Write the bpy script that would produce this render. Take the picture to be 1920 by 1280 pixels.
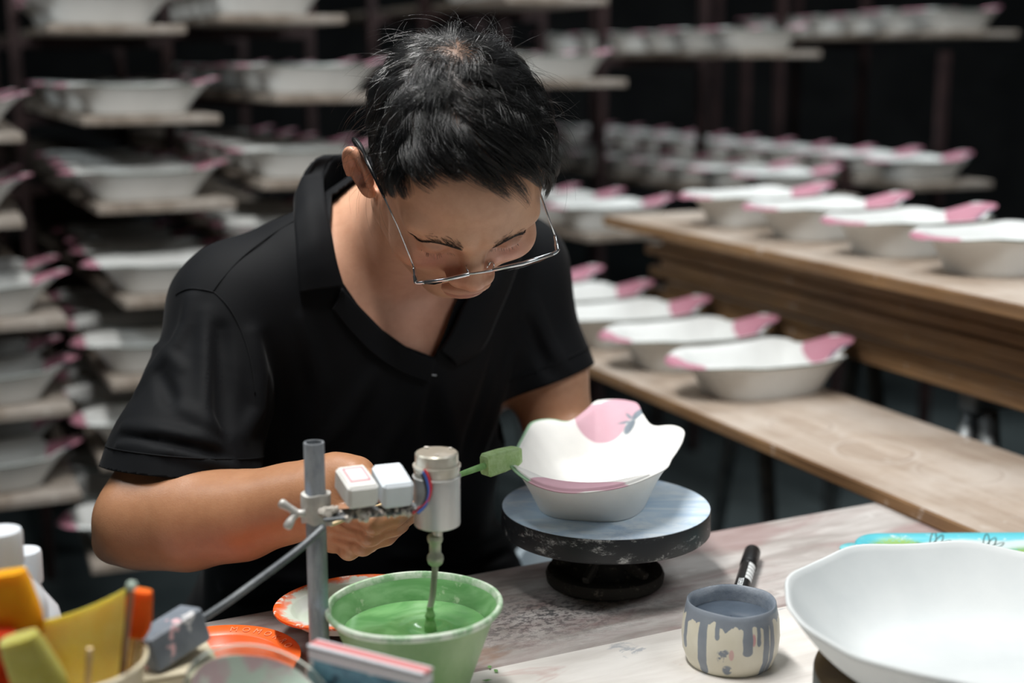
import bpy, math, random
import numpy as np
from mathutils import Matrix, Vector
random.seed(7); rng = np.random.default_rng(7)
for o in list(bpy.data.objects): bpy.data.objects.remove(o, do_unlink=True)
SC = bpy.context.scene; COL = SC.collection
# ------------------------------------------------------------------ camera, world, lights, exposure
FPX = 2667.0; CAMZ = 1.29; PITCH = math.radians(11.3)
CP, SP = math.cos(PITCH), math.sin(PITCH)
cam = bpy.data.cameras.new('camera'); camo = bpy.data.objects.new('camera', cam); COL.objects.link(camo)
camo.location = (0, 0, CAMZ); camo.rotation_euler = (math.radians(90)-PITCH, 0, 0)
cam.sensor_width = 36; cam.lens = FPX/1920*36; cam.clip_start = .05
cam.dof.use_dof = True; cam.dof.focus_distance = 1.34; cam.dof.aperture_fstop = 2.7
SC.camera = camo
W = bpy.data.worlds.new('world'); SC.world = W; W.use_nodes = True
W.node_tree.nodes['Background'].inputs[0].default_value = (.75, .9, 1, 1)
W.node_tree.nodes['Background'].inputs[1].default_value = .028
def area(name, loc, target, sx, sy, power, color, spread=180):
    l = bpy.data.lights.new(name, 'AREA'); l.shape = 'RECTANGLE'; l.size = sx; l.size_y = sy
    l.energy = power; l.color = color; l.spread = math.radians(spread)
    o = bpy.data.objects.new(name, l); COL.objects.link(o); o.location = loc
    d = Vector(target)-Vector(loc); o.rotation_euler = d.to_track_quat('-Z', 'Y').to_euler()
    return o
area('tube_lamp_key', (-.32, 1.32, 2.45), (-.05, 1.38, .85), 1.3, .16, 41, (1, .985, .96))
area('tube_lamp_right', (1.35, .85, 2.4), (.72, 2.1, .85), 1.0, .3, 4.5, (.95, .985, 1), 80)
area('fill_light_left_racks', (-1.9, 1.7, 2.6), (-1.2, 3.1, .9), 1.3, .3, 17, (.9, .97, 1))  # unseen area light that sets the brightness of the left racks
area('fill_light_right_racks', (.9, 3.2, 2.9), (1.3, 4.0, .9), 1.5, .3, 42, (.93, .98, 1))  # unseen area light added to brighten the rows on the right racks
SC.view_settings.view_transform = 'Standard'; SC.view_settings.look = 'None'
SC.view_settings.gamma = 1; SC.view_settings.use_curve_mapping = False
SC.view_settings.exposure = 0.0
# ------------------------------------------------------------------ helpers: points of the place
def P(px, py, d):
    u = (px-960)/FPX*d; v = (py-640)/FPX*d
    return np.array([u, d*CP-v*SP, CAMZ-d*SP-v*CP])
def Pz(px, py, z):
    return P(px, py, (CAMZ-z)/(SP+CP*(py-640)/FPX))
def nrm(v): v = np.asarray(v, float); return v/np.linalg.norm(v)
BV = np.array([-.4067, .9135, 0]); PV = np.array([.9135, .4067, 0])      # shelf direction away, and across
TE = np.array([.892, .452, 0]); TN = np.array([.452, -.892, 0])          # table edge, and across towards the camera
T0 = np.array([-.299, 1.308, .75])
# ------------------------------------------------------------------ helpers: objects
def tag(o, label=None, cat=None, group=None, kind=None):
    if label: o['label'] = label
    if cat: o['category'] = cat
    if group: o['group'] = group
    if kind: o['kind'] = kind
    return o
def thing(name, label, cat, loc=(0, 0, 0), rot=(0, 0, 0), group=None):
    o = bpy.data.objects.new(name, None); o.empty_display_size = .05; COL.objects.link(o)
    o.location = loc; o.rotation_euler = rot
    return tag(o, label, cat, group)
class G:
    def __init__(s): s.v = []; s.f = []
    def add(s, v, f):
        n = len(s.v); s.v += [tuple(map(float, p)) for p in v]; s.f += [tuple(i+n for i in q) for q in f]; return s
    def box(s, c, size, ax=None, bev=0.0):
        c = np.asarray(c, float); h = np.asarray(size, float)/2
        A = np.eye(3) if ax is None else np.array([nrm(a) for a in ax])
        b = min(bev, *(h*.95)) if bev else 0
        if not b:
            pts = [(x, y, z) for x in (-1, 1) for y in (-1, 1) for z in (-1, 1)]
            v = [c+(np.array(p)*h)@A for p in pts]
            return s.add(v, [(0, 1, 3, 2), (4, 6, 7, 5), (0, 4, 5, 1), (2, 3, 7, 6), (0, 2, 6, 4), (1, 5, 7, 3)])
        K = {}; v = []
        for sx in (-1, 1):
            for sy in (-1, 1):
                for sz in (-1, 1):
                    q = np.array([sx, sy, sz])
                    for a in range(3):
                        w = q*(h-b); w[a] = q[a]*h[a]
                        K[(sx, sy, sz, a)] = len(v); v.append(c+w@A)
        f = []
        def k(q, a): return K[(q[0], q[1], q[2], a)]
        for a in range(3):
            b1, b2 = (a+1) % 3, (a+2) % 3
            for sg in (-1, 1):
                qs = []
                for s1, s2 in ((-1, -1), (1, -1), (1, 1), (-1, 1)):
                    q = [0, 0, 0]; q[a] = sg; q[b1] = s1; q[b2] = s2; qs.append(k(q, a))
                f.append(tuple(qs) if sg > 0 else tuple(qs[::-1]))
            for s1 in (-1, 1):
                for s2 in (-1, 1):
                    q0 = [0, 0, 0]; q0[a] = -1; q0[b1] = s1; q0[b2] = s2; q1 = list(q0); q1[a] = 1
                    r = (k(q0, b1), k(q1, b1), k(q1, b2), k(q0, b2))
                    f.append(r if s1*s2 < 0 else r[::-1])
        for sx in (-1, 1):
            for sy in (-1, 1):
                for sz in (-1, 1):
                    r = tuple(K[(sx, sy, sz, a)] for a in range(3)); f.append(r if sx*sy*sz > 0 else r[::-1])
        return s.add(v, f)
    def lathe(s, prof, n=48, c=(0, 0, 0), ax=None, wob=None, close=False):
        c = np.asarray(c, float); A = np.eye(3) if ax is None else frame(ax); v = []; f = []; m = len(prof)
        for i in range(n):
            t = 2*math.pi*i/n
            for j, (r, z) in enumerate(prof):
                rr, zz = (r, z) if wob is None else wob(r, z, t, j)
                v.append(c+np.array([rr*math.cos(t), rr*math.sin(t), zz])@A)
        for i in range(n):
            k = (i+1) % n
            for j in range(m-1 if not close else m):
                q = (j+1) % m
                f.append((i*m+j, k*m+j, k*m+q, i*m+q))
        return s.add(v, f)
    def tube(s, pts, r, n=8, cap=True):
        pts = [np.asarray(p, float) for p in pts]; rs = r if hasattr(r, '__len__') else [r]*len(pts)
        v = []; f = []; x = None
        for i, p in enumerate(pts):
            t = nrm(pts[min(i+1, len(pts)-1)]-pts[max(i-1, 0)])
            if x is None: x = np.cross(t, (0, 0, 1) if abs(t[2]) < .9 else (1, 0, 0))
            x = nrm(x-t*np.dot(x, t)); y = np.cross(t, x)
            for k in range(n):
                a = 2*math.pi*k/n; v.append(p+rs[i]*(math.cos(a)*x+math.sin(a)*y))
        for i in range(len(pts)-1):
            for k in range(n):
                q = (k+1) % n; f.append((i*n+k, i*n+q, (i+1)*n+q, (i+1)*n+k))
        if cap: f.append(tuple(range(n))[::-1]); f.append(tuple((len(pts)-1)*n+k for k in range(n)))
        return s.add(v, f)
    def obj(s, name, m, parent=None, smooth=None, flip=False):
        me = bpy.data.meshes.new(name); me.from_pydata(s.v, [], s.f if not flip else [q[::-1] for q in s.f]); me.validate()
        if isinstance(m, (list, tuple)):
            for x in m: me.materials.append(x)
        else: me.materials.append(m)
        if smooth:
            me.polygons.foreach_set('use_smooth', [True]*len(me.polygons))
            if smooth is not True: me.set_sharp_from_angle(angle=math.radians(smooth))
        o = bpy.data.objects.new(name, me); COL.objects.link(o)
        if parent: o.parent = parent
        return o
def frame(z):
    z = nrm(z); x = nrm(np.cross((0, 1, 0) if abs(z[1]) < .9 else (1, 0, 0), z)); y = np.cross(z, x)
    return np.array([x, y, z])
def spline(pts, n=8, closed=False):
    pts = [np.asarray(p, float) for p in pts]; out = []; m = len(pts)
    for i in range(m if closed else m-1):
        g = (lambda k: pts[k % m]) if closed else (lambda k: pts[min(max(k, 0), m-1)])
        a, b, c, d = g(i-1), g(i), g(i+1), g(i+2)
        for k in range(n):
            t = k/n; out.append(.5*((2*b)+(c-a)*t+(2*a-5*b+4*c-d)*t*t+(-a+3*b-3*c+d)*t**3))
    if not closed: out.append(pts[-1])
    return out
# ------------------------------------------------------------------ helpers: node materials
def srgb(r, g, b):
    def c(x): x /= 255; return x/12.92 if x <= .04045 else ((x+.055)/1.055)**2.4
    return (c(r), c(g), c(b), 1)
class M:
    """a small wrapper that writes node graphs as expressions"""
    def __init__(s, name, rough=.6, metal=0, spec=.5):
        s.m = bpy.data.materials.new(name); s.m.use_nodes = True; s.t = s.m.node_tree; s.b = s.t.nodes['Principled BSDF']
        s.b.inputs['Roughness'].default_value = rough; s.b.inputs['Metallic'].default_value = metal
        s.b.inputs['Specular IOR Level'].default_value = spec
        s.tc = s.t.nodes.new('ShaderNodeTexCoord'); s.co = s.tc.outputs['Object']
    def L(s, a, b):
        if hasattr(a, 'is_output'): s.t.links.new(a, b)
        elif isinstance(a, (tuple, list)) and len(a) == 4 and b.type == 'VECTOR': b.default_value = a[:3]
        else: b.default_value = a
    def math(s, op, a, b=0.0, c=None, clamp=False):
        n = s.t.nodes.new('ShaderNodeMath'); n.operation = op; n.use_clamp = clamp; s.L(a, n.inputs[0]); s.L(b, n.inputs[1])
        if c is not None: s.L(c, n.inputs[2])
        return n.outputs[0]
    def ramp(s, x, lo, hi):                                    # 0 at lo, 1 at hi
        n = s.t.nodes.new('ShaderNodeMapRange'); n.interpolation_type = 'SMOOTHSTEP'
        s.L(x, n.inputs[0]); n.inputs[1].default_value = lo; n.inputs[2].default_value = hi
        if lo > hi: n.inputs[1].default_value, n.inputs[2].default_value, n.inputs[3].default_value, n.inputs[4].default_value = hi, lo, 1, 0
        return n.outputs[0]
    def vec(s, scale=(1, 1, 1), loc=(0, 0, 0), rot=(0, 0, 0), src=None):
        n = s.t.nodes.new('ShaderNodeMapping'); s.L(src or s.co, n.inputs[0])
        n.inputs[1].default_value = loc; n.inputs[2].default_value = rot; n.inputs[3].default_value = scale
        return n.outputs[0]
    def noise(s, scale, detail=5, rough=.55, v=None, dist=0):
        n = s.t.nodes.new('ShaderNodeTexNoise'); s.L(v or s.co, n.inputs['Vector']); n.inputs['Scale'].default_value = scale
        n.inputs['Detail'].default_value = detail; n.inputs['Roughness'].default_value = rough; n.inputs['Distortion'].default_value = dist
        return n.outputs[0]
    def voro(s, scale, v=None, feature='F1'):
        n = s.t.nodes.new('ShaderNodeTexVoronoi'); n.feature = feature; s.L(v or s.co, n.inputs['Vector']); n.inputs['Scale'].default_value = scale
        return n.outputs[0]
    def xyz(s, src=None):
        n = s.t.nodes.new('ShaderNodeSeparateXYZ'); s.L(src or s.co, n.inputs[0]); return n.outputs
    def mix(s, f, a, b):
        n = s.t.nodes.new('ShaderNodeMix'); n.data_type = 'RGBA'; s.L(f, n.inputs[0]); s.L(a, n.inputs[6]); s.L(b, n.inputs[7]); return n.outputs[2]
    def color(s, c): s.L(c, s.b.inputs['Base Color']); return s
    def rough(s, f, lo, hi):
        s.L(s.math('ADD', s.math('MULTIPLY', f, hi-lo), lo), s.b.inputs['Roughness']); return s
    def bump(s, h, strength=.3, dist=.002):
        n = s.t.nodes.new('ShaderNodeBump'); n.inputs['Strength'].default_value = strength; n.inputs['Distance'].default_value = dist
        s.L(h, n.inputs['Height']); s.L(n.outputs[0], s.b.inputs['Normal']); return s
    def uv(s): return s.xyz(s.tc.outputs['UV'])
    def disc(s, x, y, cx, cy, rx, ry, e=.0012, rot=0):         # soft filled ellipse mask
        ca, sa = math.cos(rot), math.sin(rot)
        dx = s.math('SUBTRACT', x, cx); dy = s.math('SUBTRACT', y, cy)
        a = s.math('ADD', s.math('MULTIPLY', dx, ca/rx), s.math('MULTIPLY', dy, sa/rx))
        b = s.math('ADD', s.math('MULTIPLY', dx, -sa/ry), s.math('MULTIPLY', dy, ca/ry))
        q = s.math('SQRT', s.math('ADD', s.math('MULTIPLY', a, a), s.math('MULTIPLY', b, b)))
        k = e/min(rx, ry); return s.ramp(q, 1+k, 1-k)
    def gt(s, a, b): return s.math('GREATER_THAN', a, b)
    def mul(s, *a):
        r = a[0]
        for x in a[1:]: r = s.math('MULTIPLY', r, x)
        return r
def pm(name, c1, c2=None, scale=15, rough=.6, metal=0, bump=0, bscale=None, spec=.5, detail=6, lo=.35, hi=.65, stretch=(1, 1, 1), bdist=.001):
    m = M(name, rough, metal, spec); c1 = srgb(*c1)
    if c2 is not None:
        m.color(m.mix(m.ramp(m.noise(scale, detail, .6, m.vec(stretch)), lo, hi), c1, srgb(*c2)))
    else: m.color(c1)
    if bump: m.bump(m.noise(bscale or scale*4, 4, .6, m.vec(stretch)), bump, bdist)
    return m.m
# ------------------------------------------------------------------ the room
def struct(name, g, m): return tag(g.obj(name, m), kind='structure')
mfloor = M('floor_concrete', .75); fn = mfloor.noise(2.2, 8, .65)
mfloor.color(mfloor.mix(mfloor.ramp(fn, .35, .7), srgb(58, 68, 70), srgb(84, 94, 95))).bump(mfloor.noise(60, 4), .2, .002)
mwall = pm('dark_plaster', (46, 48, 50), (60, 62, 63), 3, .9, bump=.2, bscale=40)
struct('floor', G().box((0, 4, -.05), (14, 13, .1)), mfloor.m)
struct('wall_back', G().box((0, 10.4, 1.6), (14, .15, 3.4)), mwall)
struct('wall_left', G().box((-6.9, 4, 1.6), (.15, 13, 3.4)), mwall)
struct('wall_right', G().box((6.9, 4, 1.6), (.15, 13, 3.4)), mwall)
struct('ceiling', G().box((0, 4, 3.35), (14, 13, .1)), mwall)
# ------------------------------------------------------------------ materials of wood and iron
def wood(name, c1, c2, stain, s=1.0):
    m = M(name, .7, spec=.3); v = m.vec((1.2, 14, 14))
    n = m.noise(3*s, 8, .6, v, .6); st = m.ramp(m.noise(5, 7, .65), .42, .66); fl = m.ramp(m.noise(38, 5, .7), .60, .72)
    c = m.mix(m.ramp(n, .3, .72), srgb(*c1), srgb(*c2)); c = m.mix(m.mul(st, .75), c, srgb(*stain)); c = m.mix(m.mul(fl, .55), c, srgb(205, 198, 190))
    return m.color(c).bump(n, .35, .002).m
W_EDGE = wood('ply_edge', (104, 76, 50), (150, 116, 80), (120, 95, 72))
W_TOP = wood('dusty_board', (158, 140, 124), (184, 168, 153), (196, 185, 174))
W_RACK = wood('rack_board', (120, 108, 96), (150, 138, 126), (160, 152, 144))
IRON = pm('red_brown_iron', (44, 30, 31), (62, 44, 43), 12, .6, .3, .2)
STEEL = pm('dull_steel', (130, 134, 136), (165, 168, 168), 20, .45, .7, .1)
# ------------------------------------------------------------------ the scalloped cherry bowl
CTRL = [(0, -.172), (.030, -.163), (.054, -.138), (.070, -.108), (.0755, -.078), (.0762, -.046), (.0785, -.015), (.0805, .028), (.0785, .059),
        (.065, .083), (.044, .088), (.031, .112), (.022, .134), (0, .1455)]
def bowl_mesh(name, n, rows, mats):
    full = [np.array((x, y, 0.)) for x, y in CTRL]+[np.array((-x, y, 0.)) for x, y in CTRL[-2:0:-1]]
    dense = np.array(spline(full, 40, True))[:, :2]
    seg = np.r_[0, np.cumsum(np.linalg.norm(np.diff(np.r_[dense, dense[:1]], axis=0), axis=1))]
    u = np.arange(n)/n*seg[-1]; dd = np.r_[dense, dense[:1]]
    rim = np.c_[np.interp(u, seg, dd[:, 0]), np.interp(u, seg, dd[:, 1])]
    c0 = np.array([0, -.016])
    tg = np.roll(rim, -1, 0)-np.roll(rim, 1, 0); tg /= np.linalg.norm(tg, axis=1)[:, None]; nr = np.c_[tg[:, 1], -tg[:, 0]]
    ang = np.arctan2((rim[:, 1]-c0[1])*.60, rim[:, 0]-c0[0])
    sup = (np.abs(np.cos(ang))**3.2+np.abs(np.sin(ang))**3.2)**(-1/3.2)
    base = c0+np.c_[np.cos(ang)*.052*sup, np.sin(ang)*.088*sup]
    hz = .0525+.013*np.clip((rim[:, 1]-.085)/.05, 0, 1)+.0035*np.exp(-((rim[:, 1]-.06)/.03)**2)+.003*np.exp(-((rim[:, 1]+.11)/.03)**2)-.003*np.exp(-((np.abs(rim[:, 0])-.045)/.012)**2)*(rim[:, 1] > 0)
    rings = []                                                   # (xy, z, distance from the rim: minus outside, plus inside)
    T = np.linspace(0, 1, rows)
    def g(t): return t
    over = np.linalg.norm(rim-base, axis=1); ex = 1.12+6.5*over+1.3*np.clip((-rim[:, 1]-.105)/.04, 0, 1)
    def zz(t): return 1-(1-t)**ex
    droop = .0030*np.exp(-((rim[:, 0]+.010)/.032)**2)*np.clip((-rim[:, 1]-.12)/.03, 0, 1)
    def dr(t): return droop*max(0, (t-.72)/.28)**1.6
    rings.append((c0+(base-c0)*.02, np.full(n, .003), None)); rings.append((c0+(base-c0)*.86, np.full(n, .003), None))
    rings.append((c0+(base-c0)*.90, np.zeros(n), None)); rings.append((base*1.0+(base-c0)*-.02, np.zeros(n), None))
    zb = .0015
    for t in T:
        q = min(1, t*5); bulge = (1-q)**2*.06
        rings.append((base+(rim-base)*g(t)[..., None] if hasattr(g(t), 'shape') and g(t).shape else base+(rim-base)*g(t)-(base-c0)*0, zb+(hz-zb)*zz(t)-dr(t), None))
    rings.append((rim+nr*.0004-nr*.0012, hz+.0012-droop, None)); rings.append((rim-nr*.0034, hz+.0012-droop, None))
    for t in T[::-1]:
        fl = .006; f_ = np.clip((ex-1.25)/1.1, 0, 1)*min(1, max(0, (t-.3)/.4)); z = fl+(hz-fl)*zz(t)-dr(t)+.0036*f_; xy = base+(rim-base)*g(t)-nr*(.0042-.0016*f_)[:, None]
        if t < .2: e = (1-t/.2)**2; xy = c0+(xy-c0)*(1-.16*e)
        rings.append((xy, z-(.0006 if t > .99 else 0), None))
    for q, z in ((.6, .0055), (.3, .005), (.02, .005)): rings.append((c0+(base-c0)*q, np.full(n, z), None))
    m = len(rings); pts = np.stack([np.c_[xy, z] for xy, z, _ in rings], 1)          # n, m, 3
    lip = 4+rows
    d = np.r_[[np.zeros(n)], np.cumsum(np.linalg.norm(np.diff(pts, axis=1), axis=2), axis=1).T].T
    s = d-d[:, lip:lip+1]
    v = pts.reshape(-1, 3); f = []
    for i in range(n):
        j = (i+1) % n
        for q in range(m-1): f.append((i*m+q, j*m+q, j*m+q+1, i*m+q+1))
    g_ = G(); g_.v = [tuple(p) for p in v]; g_.f = f
    me = bpy.data.meshes.new(name); me.from_pydata(g_.v, [], f)
    uvl = me.uv_layers.new(name='UVMap'); sf = s.reshape(-1); li = np.array([l.vertex_index for l in me.loops])
    uvl.data.foreach_set('uv', np.c_[v[li, 0], sf[li]].ravel().astype(np.float32))
    me.polygons.foreach_set('use_smooth', [True]*len(f)); me.materials.append(mats)
    return me
def bowl_mat(name, white, pink, pink2, green, leaf, hero):
    m = M(name, .62, spec=.35); x, s, _ = m.uv(); y = m.xyz()[1]; lx = m.xyz()[0]
    back = m.gt(y, 0.0); front = m.math('LESS_THAN', y, -.02)
    c = m.mix(m.ramp(m.noise(30, 4), .3, .7), srgb(*white), srgb(*[q-5 for q in white]))
    w = m.math('MULTIPLY', m.math('ADD', y, m.xyz()[2]), .7071); ins = m.gt(s, -.0045)
    ch2 = m.mul(back, ins, m.disc(lx, w, .0055, .130, .0225, .0205)); ch1 = m.mul(back, ins, m.disc(lx, w, -.0125, .109, .0265, .0275))
    pe = m.mul(front, ins, m.disc(lx, y, -.014, -.158, .030, .0165, rot=-.1)); pe2 = m.mul(front, ins, m.disc(lx, y, .016, -.158, .034, .0095, rot=.25))
    pn = m.mix(m.noise(55, 3), srgb(*pink), srgb(*pink2))
    lw = .0048 if hero else .0016
    line = m.ramp(m.math('ABSOLUTE', m.math('ADD', s, .0022)), lw+.0008, lw)
    if hero: line = m.mul(line, m.math('LESS_THAN', lx, -.030), m.math('LESS_THAN', y, .085))
    c = m.mix(line, c, srgb(*green))
    c = m.mix(m.math('MAXIMUM', m.math('MAXIMUM', ch1, ch2), m.math('MAXIMUM', pe, pe2)), c, pn)
    lf = m.math('MAXIMUM', m.disc(lx, w, .0255, .120, .0100, .0046, rot=1.1), m.disc(lx, w, .0185, .1035, .0105, .0050, rot=1.2))
    lf = m.math('MAXIMUM', lf, m.math('MAXIMUM', m.disc(lx, w, .0135, .1100, .0075, .0018, rot=.15), m.disc(lx, w, .0165, .1180, .0058, .0018, rot=-.9))); lf = m.mul(lf, ins)
    c = m.mix(m.mul(back, lf), c, srgb(*leaf))
    m.color(c).bump(m.noise(160, 3), .06, .0006)
    return m.m
MB_HERO = bowl_mat('bisque_fresh_paint', (248, 247, 243), (208, 162, 176), (218, 178, 190), (166, 204, 170), (128, 140, 150), True)
MB_DONE = bowl_mat('bisque_painted', (226, 228, 226), (184, 124, 142), (194, 138, 154), (72, 96, 88), (84, 88, 112), False)
BOWL_HI = bowl_mesh('bowl_hero', 200, 22, MB_HERO)
BOWL_MID = bowl_mesh('bowl_mid', 96, 12, MB_DONE)
BOWL_LO = bowl_mesh('bowl_low', 52, 7, MB_DONE)
def bowl(me, label, group, loc, rz, sc=1.0):
    o = bpy.data.objects.new('scalloped_bowl', me); COL.objects.link(o); o.location = loc; o.rotation_euler = (0, 0, rz); o.scale = sc if isinstance(sc, tuple) else (sc*1.08, sc, sc)
    return tag(o, label, 'bowl', group)
RZ = math.radians(-66.0)
# ------------------------------------------------------------------ boards: a plank with separate dusty top face
def board_mesh(name, length, width, th, m_edge, m_top):
    g = G().box((length/2, 0, th/2), (length, width, th), bev=.0025)
    me = bpy.data.meshes.new(name); me.from_pydata(g.v, [], g.f); me.materials.append(m_edge); me.materials.append(m_top); me.update()
    for p in me.polygons:
        if p.normal.z > .9: p.material_index = 1
    return me
def board(me, label, loc, group=None, rz=0.0, cat='board', name='ware_board'):
    o = bpy.data.objects.new(name, me); COL.objects.link(o); o.location = loc
    o.rotation_euler = (0, 0, math.atan2(BV[1], BV[0])+rz); return tag(o, label, cat, group)
ORD = ['first', 'second', 'third', 'fourth', 'fifth', 'sixth', 'seventh', 'eighth', 'ninth', 'tenth', 'eleventh', 'twelfth', 'thirteenth', 'fourteenth', 'fifteenth', 'sixteenth']
LEN_RACK = 2.4
BM_RACK = board_mesh('rack_board', LEN_RACK, .27, .018, W_RACK, W_RACK)
def rack(label, bays, posts, vs, low=0.0):
    """one drying rack: posts and rails (one thing), then its boards and the bowls on them"""
    us = [u for u, z in posts]; mid = PV*np.mean(us)+BV*vs[0]
    r = thing('drying_rack', label, 'rack', (mid[0], mid[1], 0), group='iron drying racks'); o0 = np.array([mid[0], mid[1], 0])
    for u, (z0, z1) in posts:
        for v in vs:
            p = PV*u+BV*v-o0; G().box((p[0], p[1], (z0+z1)/2), (.025, .025, z1-z0), (PV, BV, (0, 0, 1))).obj('post', IRON, r)
    for where, ut, ul, ur, corners, right, nb, lev in bays:
        for li, (px, py, d) in enumerate(corners):
            p = P(px, py, d)-(PV*.27 if right else 0)
            k = np.clip((ut-p@PV)/(vs[0]+.3-p@BV), -.075, .075); bd = nrm(BV+PV*k)
            for v in vs:
                A = PV*(ul+.013)+BV*v-o0; B = PV*(ur-.013)+BV*v-o0; A[2] = B[2] = p[2]-.0125
                G().box((A+B)/2, (np.linalg.norm(B-A), .028, .024), (PV, BV, (0, 0, 1))).obj('rail', IRON, r)
            c = p+np.array([bd[1], -bd[0], 0])*.135; ln = lev+li
            board(BM_RACK, f'dusty shelf board full of bowls, {ORD[ln]} from top, {where}', c+np.array([0, 0, .0002]), 'shelf boards of the racks', -k)
            for q in range(nb[li]):
                x = c+bd*(.115+.205*q+rng.uniform(-.006, .006))+PV*rng.uniform(-.010, .010); x[2] += .0184
                bowl(BOWL_MID if q < 2 else BOWL_LO, f'cherry bowl {ORD[q]} from front, {ORD[ln]} board down, {where}', 'bowls drying on the racks', x, RZ+rng.uniform(-.05, .05), 1.08 if q < 2 else (1.0, .93, 1.0))
rack('tall iron drying rack along the left edge, holding three columns of boards', [
    ('leftmost column', .01, -.035, .32, [(45, 268, 2.62), (45, 428, 2.6), (130, 615, 2.6), (140, 780, 2.6), (155, 940, 2.58)], True, [2, 2, 2, 2, 2], 1),
    ('second column from left', .36, .32, .67, [(90, 62, 2.80), (155, 237, 2.75), (183, 404, 2.72), (235, 582, 2.66), (210, 736, 2.63), (190, 885, 2.60), (172, 1080, 2.56)], False, [4, 4, 4, 4, 4, 4, 3], 0),
    ('third column from left', .71, .67, 1.03, [(412, 42, 2.95), (517, 195, 2.90), (492, 358, 2.87), (458, 500, 2.85)], False, [5, 5, 5, 3], 0)],
    [(-.035, (0, 1.7)), (.32, (0, 1.7)), (.67, (0, 1.7)), (1.03, (0, 1.75))], (3.58, 4.3))
rack('iron drying rack just right of the head', [
    ('column right of head', 1.45, 1.405, 1.76, [(1136, 10, 3.5), (1174, 163, 3.5), (1293, 445, 3.42)], True, [3, 6, 9], 0)],
    [(1.405, (0, 1.7)), (1.76, (0, 1.7))], (3.75, 4.2))
rack('low iron rack with pale boards behind the long rows', [
    ('second column right of head', 2.10, 2.06, 2.42, [(1545, 108, 3.92), (1610, 380, 3.75)], True, [6, 11], 0)],
    [(2.06, (0, 1.7)), (2.42, (0, 1.7))], (3.95, 4.7))
rack('iron rack with a red-brown post and the longest row of bowls', [
    ('rightmost low row', 2.51, 2.482, 2.812, [(1862, 352, 3.88)], True, [11], 1)],
    [(2.482, (0, 1.0)), (2.812, (0, 1.305))], (3.28, 4.3))
rack('iron rack at the upper right holding one high board', [
    ('highest board at upper right', 2.86, 2.815, 3.16, [(1903, 70, 4.15)], True, [6], 0)],
    [(2.815, (0, 1.7)), (3.16, (0, 1.7))], (4.1, 4.5))
# ------------------------------------------------------------------ the long board from the racks to the table, with its bowls
BM_LONG = board_mesh('long_board', 2.7, .272, .0185, W_EDGE, W_TOP)
e0 = Pz(1119.7, 710.6, .7505); e1 = Pz(1640.5, 941.7, .7505); bdir = nrm(e0-e1); bdir = BV
near = e1-bdir*.33+PV*.135; near[2] = .7505
lb = board(BM_LONG, 'long dusty plywood board laid over the table corner, carrying five painted bowls', near, None)
def ringed(src):
    m = src.copy(); m.name = 'dusty_board_with_rings'; t = m.node_tree; bs = t.nodes['Principled BSDF']; lk = bs.inputs['Base Color'].links[0]; base = lk.from_socket
    w = M.__new__(M); w.m = m; w.t = t; w.b = bs; w.tc = next(n for n in t.nodes if n.type == 'TEX_COORD'); w.co = w.tc.outputs['Object']; x, y, z = w.xyz(); c = base
    for px, py, R, a in ((1640, 846, .050, .75), (1502, 797, .043, .4), (1800, 884, .052, .35)):
        q = Pz(px, py, .769)-near; X, Y = float(q@BV), float(q@np.array([-BV[1], BV[0], 0]))
        dx, dy = w.math('SUBTRACT', x, X), w.math('SUBTRACT', y, Y); r = w.math('SQRT', w.math('ADD', w.mul(dx, dx), w.mul(dy, dy)))
        k = w.mul(w.ramp(w.math('ABSOLUTE', w.math('SUBTRACT', r, R)), .0030, .0008), w.ramp(w.noise(14, 3), .38, .62), a); c = w.mix(k, c, srgb(112, 84, 66))
        c = w.mix(w.mul(w.ramp(w.math('ABSOLUTE', w.math('SUBTRACT', r, R+.006)), .006, .001), a*.4), c, srgb(206, 198, 190))
    w.color(c); return m
lb.data.materials[1] = ringed(W_TOP)
v0 = (Pz(1440, 730, .769)-near)@BV
for k in range(5):
    q = near+BV*(v0+.218*k)+PV*.048; q[2] = .7692
    bowl(BOWL_MID, f'white painted bowl on the long low board, {ORD[k]} from the near end', 'painted bowls on the long low board', q, RZ+[.03, -.03, .02, 0, .04][k], (1.2, 1.08, 1.1))
# ------------------------------------------------------------------ the stack of boards on trestles, top board with bowls
tn = Pz(1920, 584, .966); tn = tn-BV*.55+PV*.20
LST = float((Pz(1158, 409, .966)-tn)@BV)
BM_ST = [board_mesh('stack_board', LST-.03, .40, .0215, W_EDGE, W_TOP), board_mesh('stack_board2', LST-.06, .42, .0205, W_EDGE, W_TOP)]
TILT = 0.0
def sb(z, me, label, off, back, rz=0, tilt=TILT):
    p = tn+PV*off+BV*back; p[2] = z; o = board(me, label, p, 'stacked boards on the trestles', rz); o.rotation_euler[1] = tilt; return o
for k in range(6):
    sb(.800+k*.0217, BM_ST[k % 2], 'thick plywood board in the stack under the bowls, '+['lowest of the stack', 'second from the bottom', 'third from the bottom', 'fourth from the bottom', 'second below the gap', 'just under the gap'][k], .108+[-.008, .006, -.004, .010, .004, .014][k], [.02, -.03, .03, 0, .05, .02][k], [0, .004, -.004, .003, 0, -.003][k])
top = sb(.953, board_mesh('top_board', LST+.02, .40, .0205, W_EDGE, W_TOP), 'top plywood board of the stack, raised on battens, carrying four bowls', 0, -.02, 0, 0)
top['group'] = 'stacked boards on the trestles'
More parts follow.
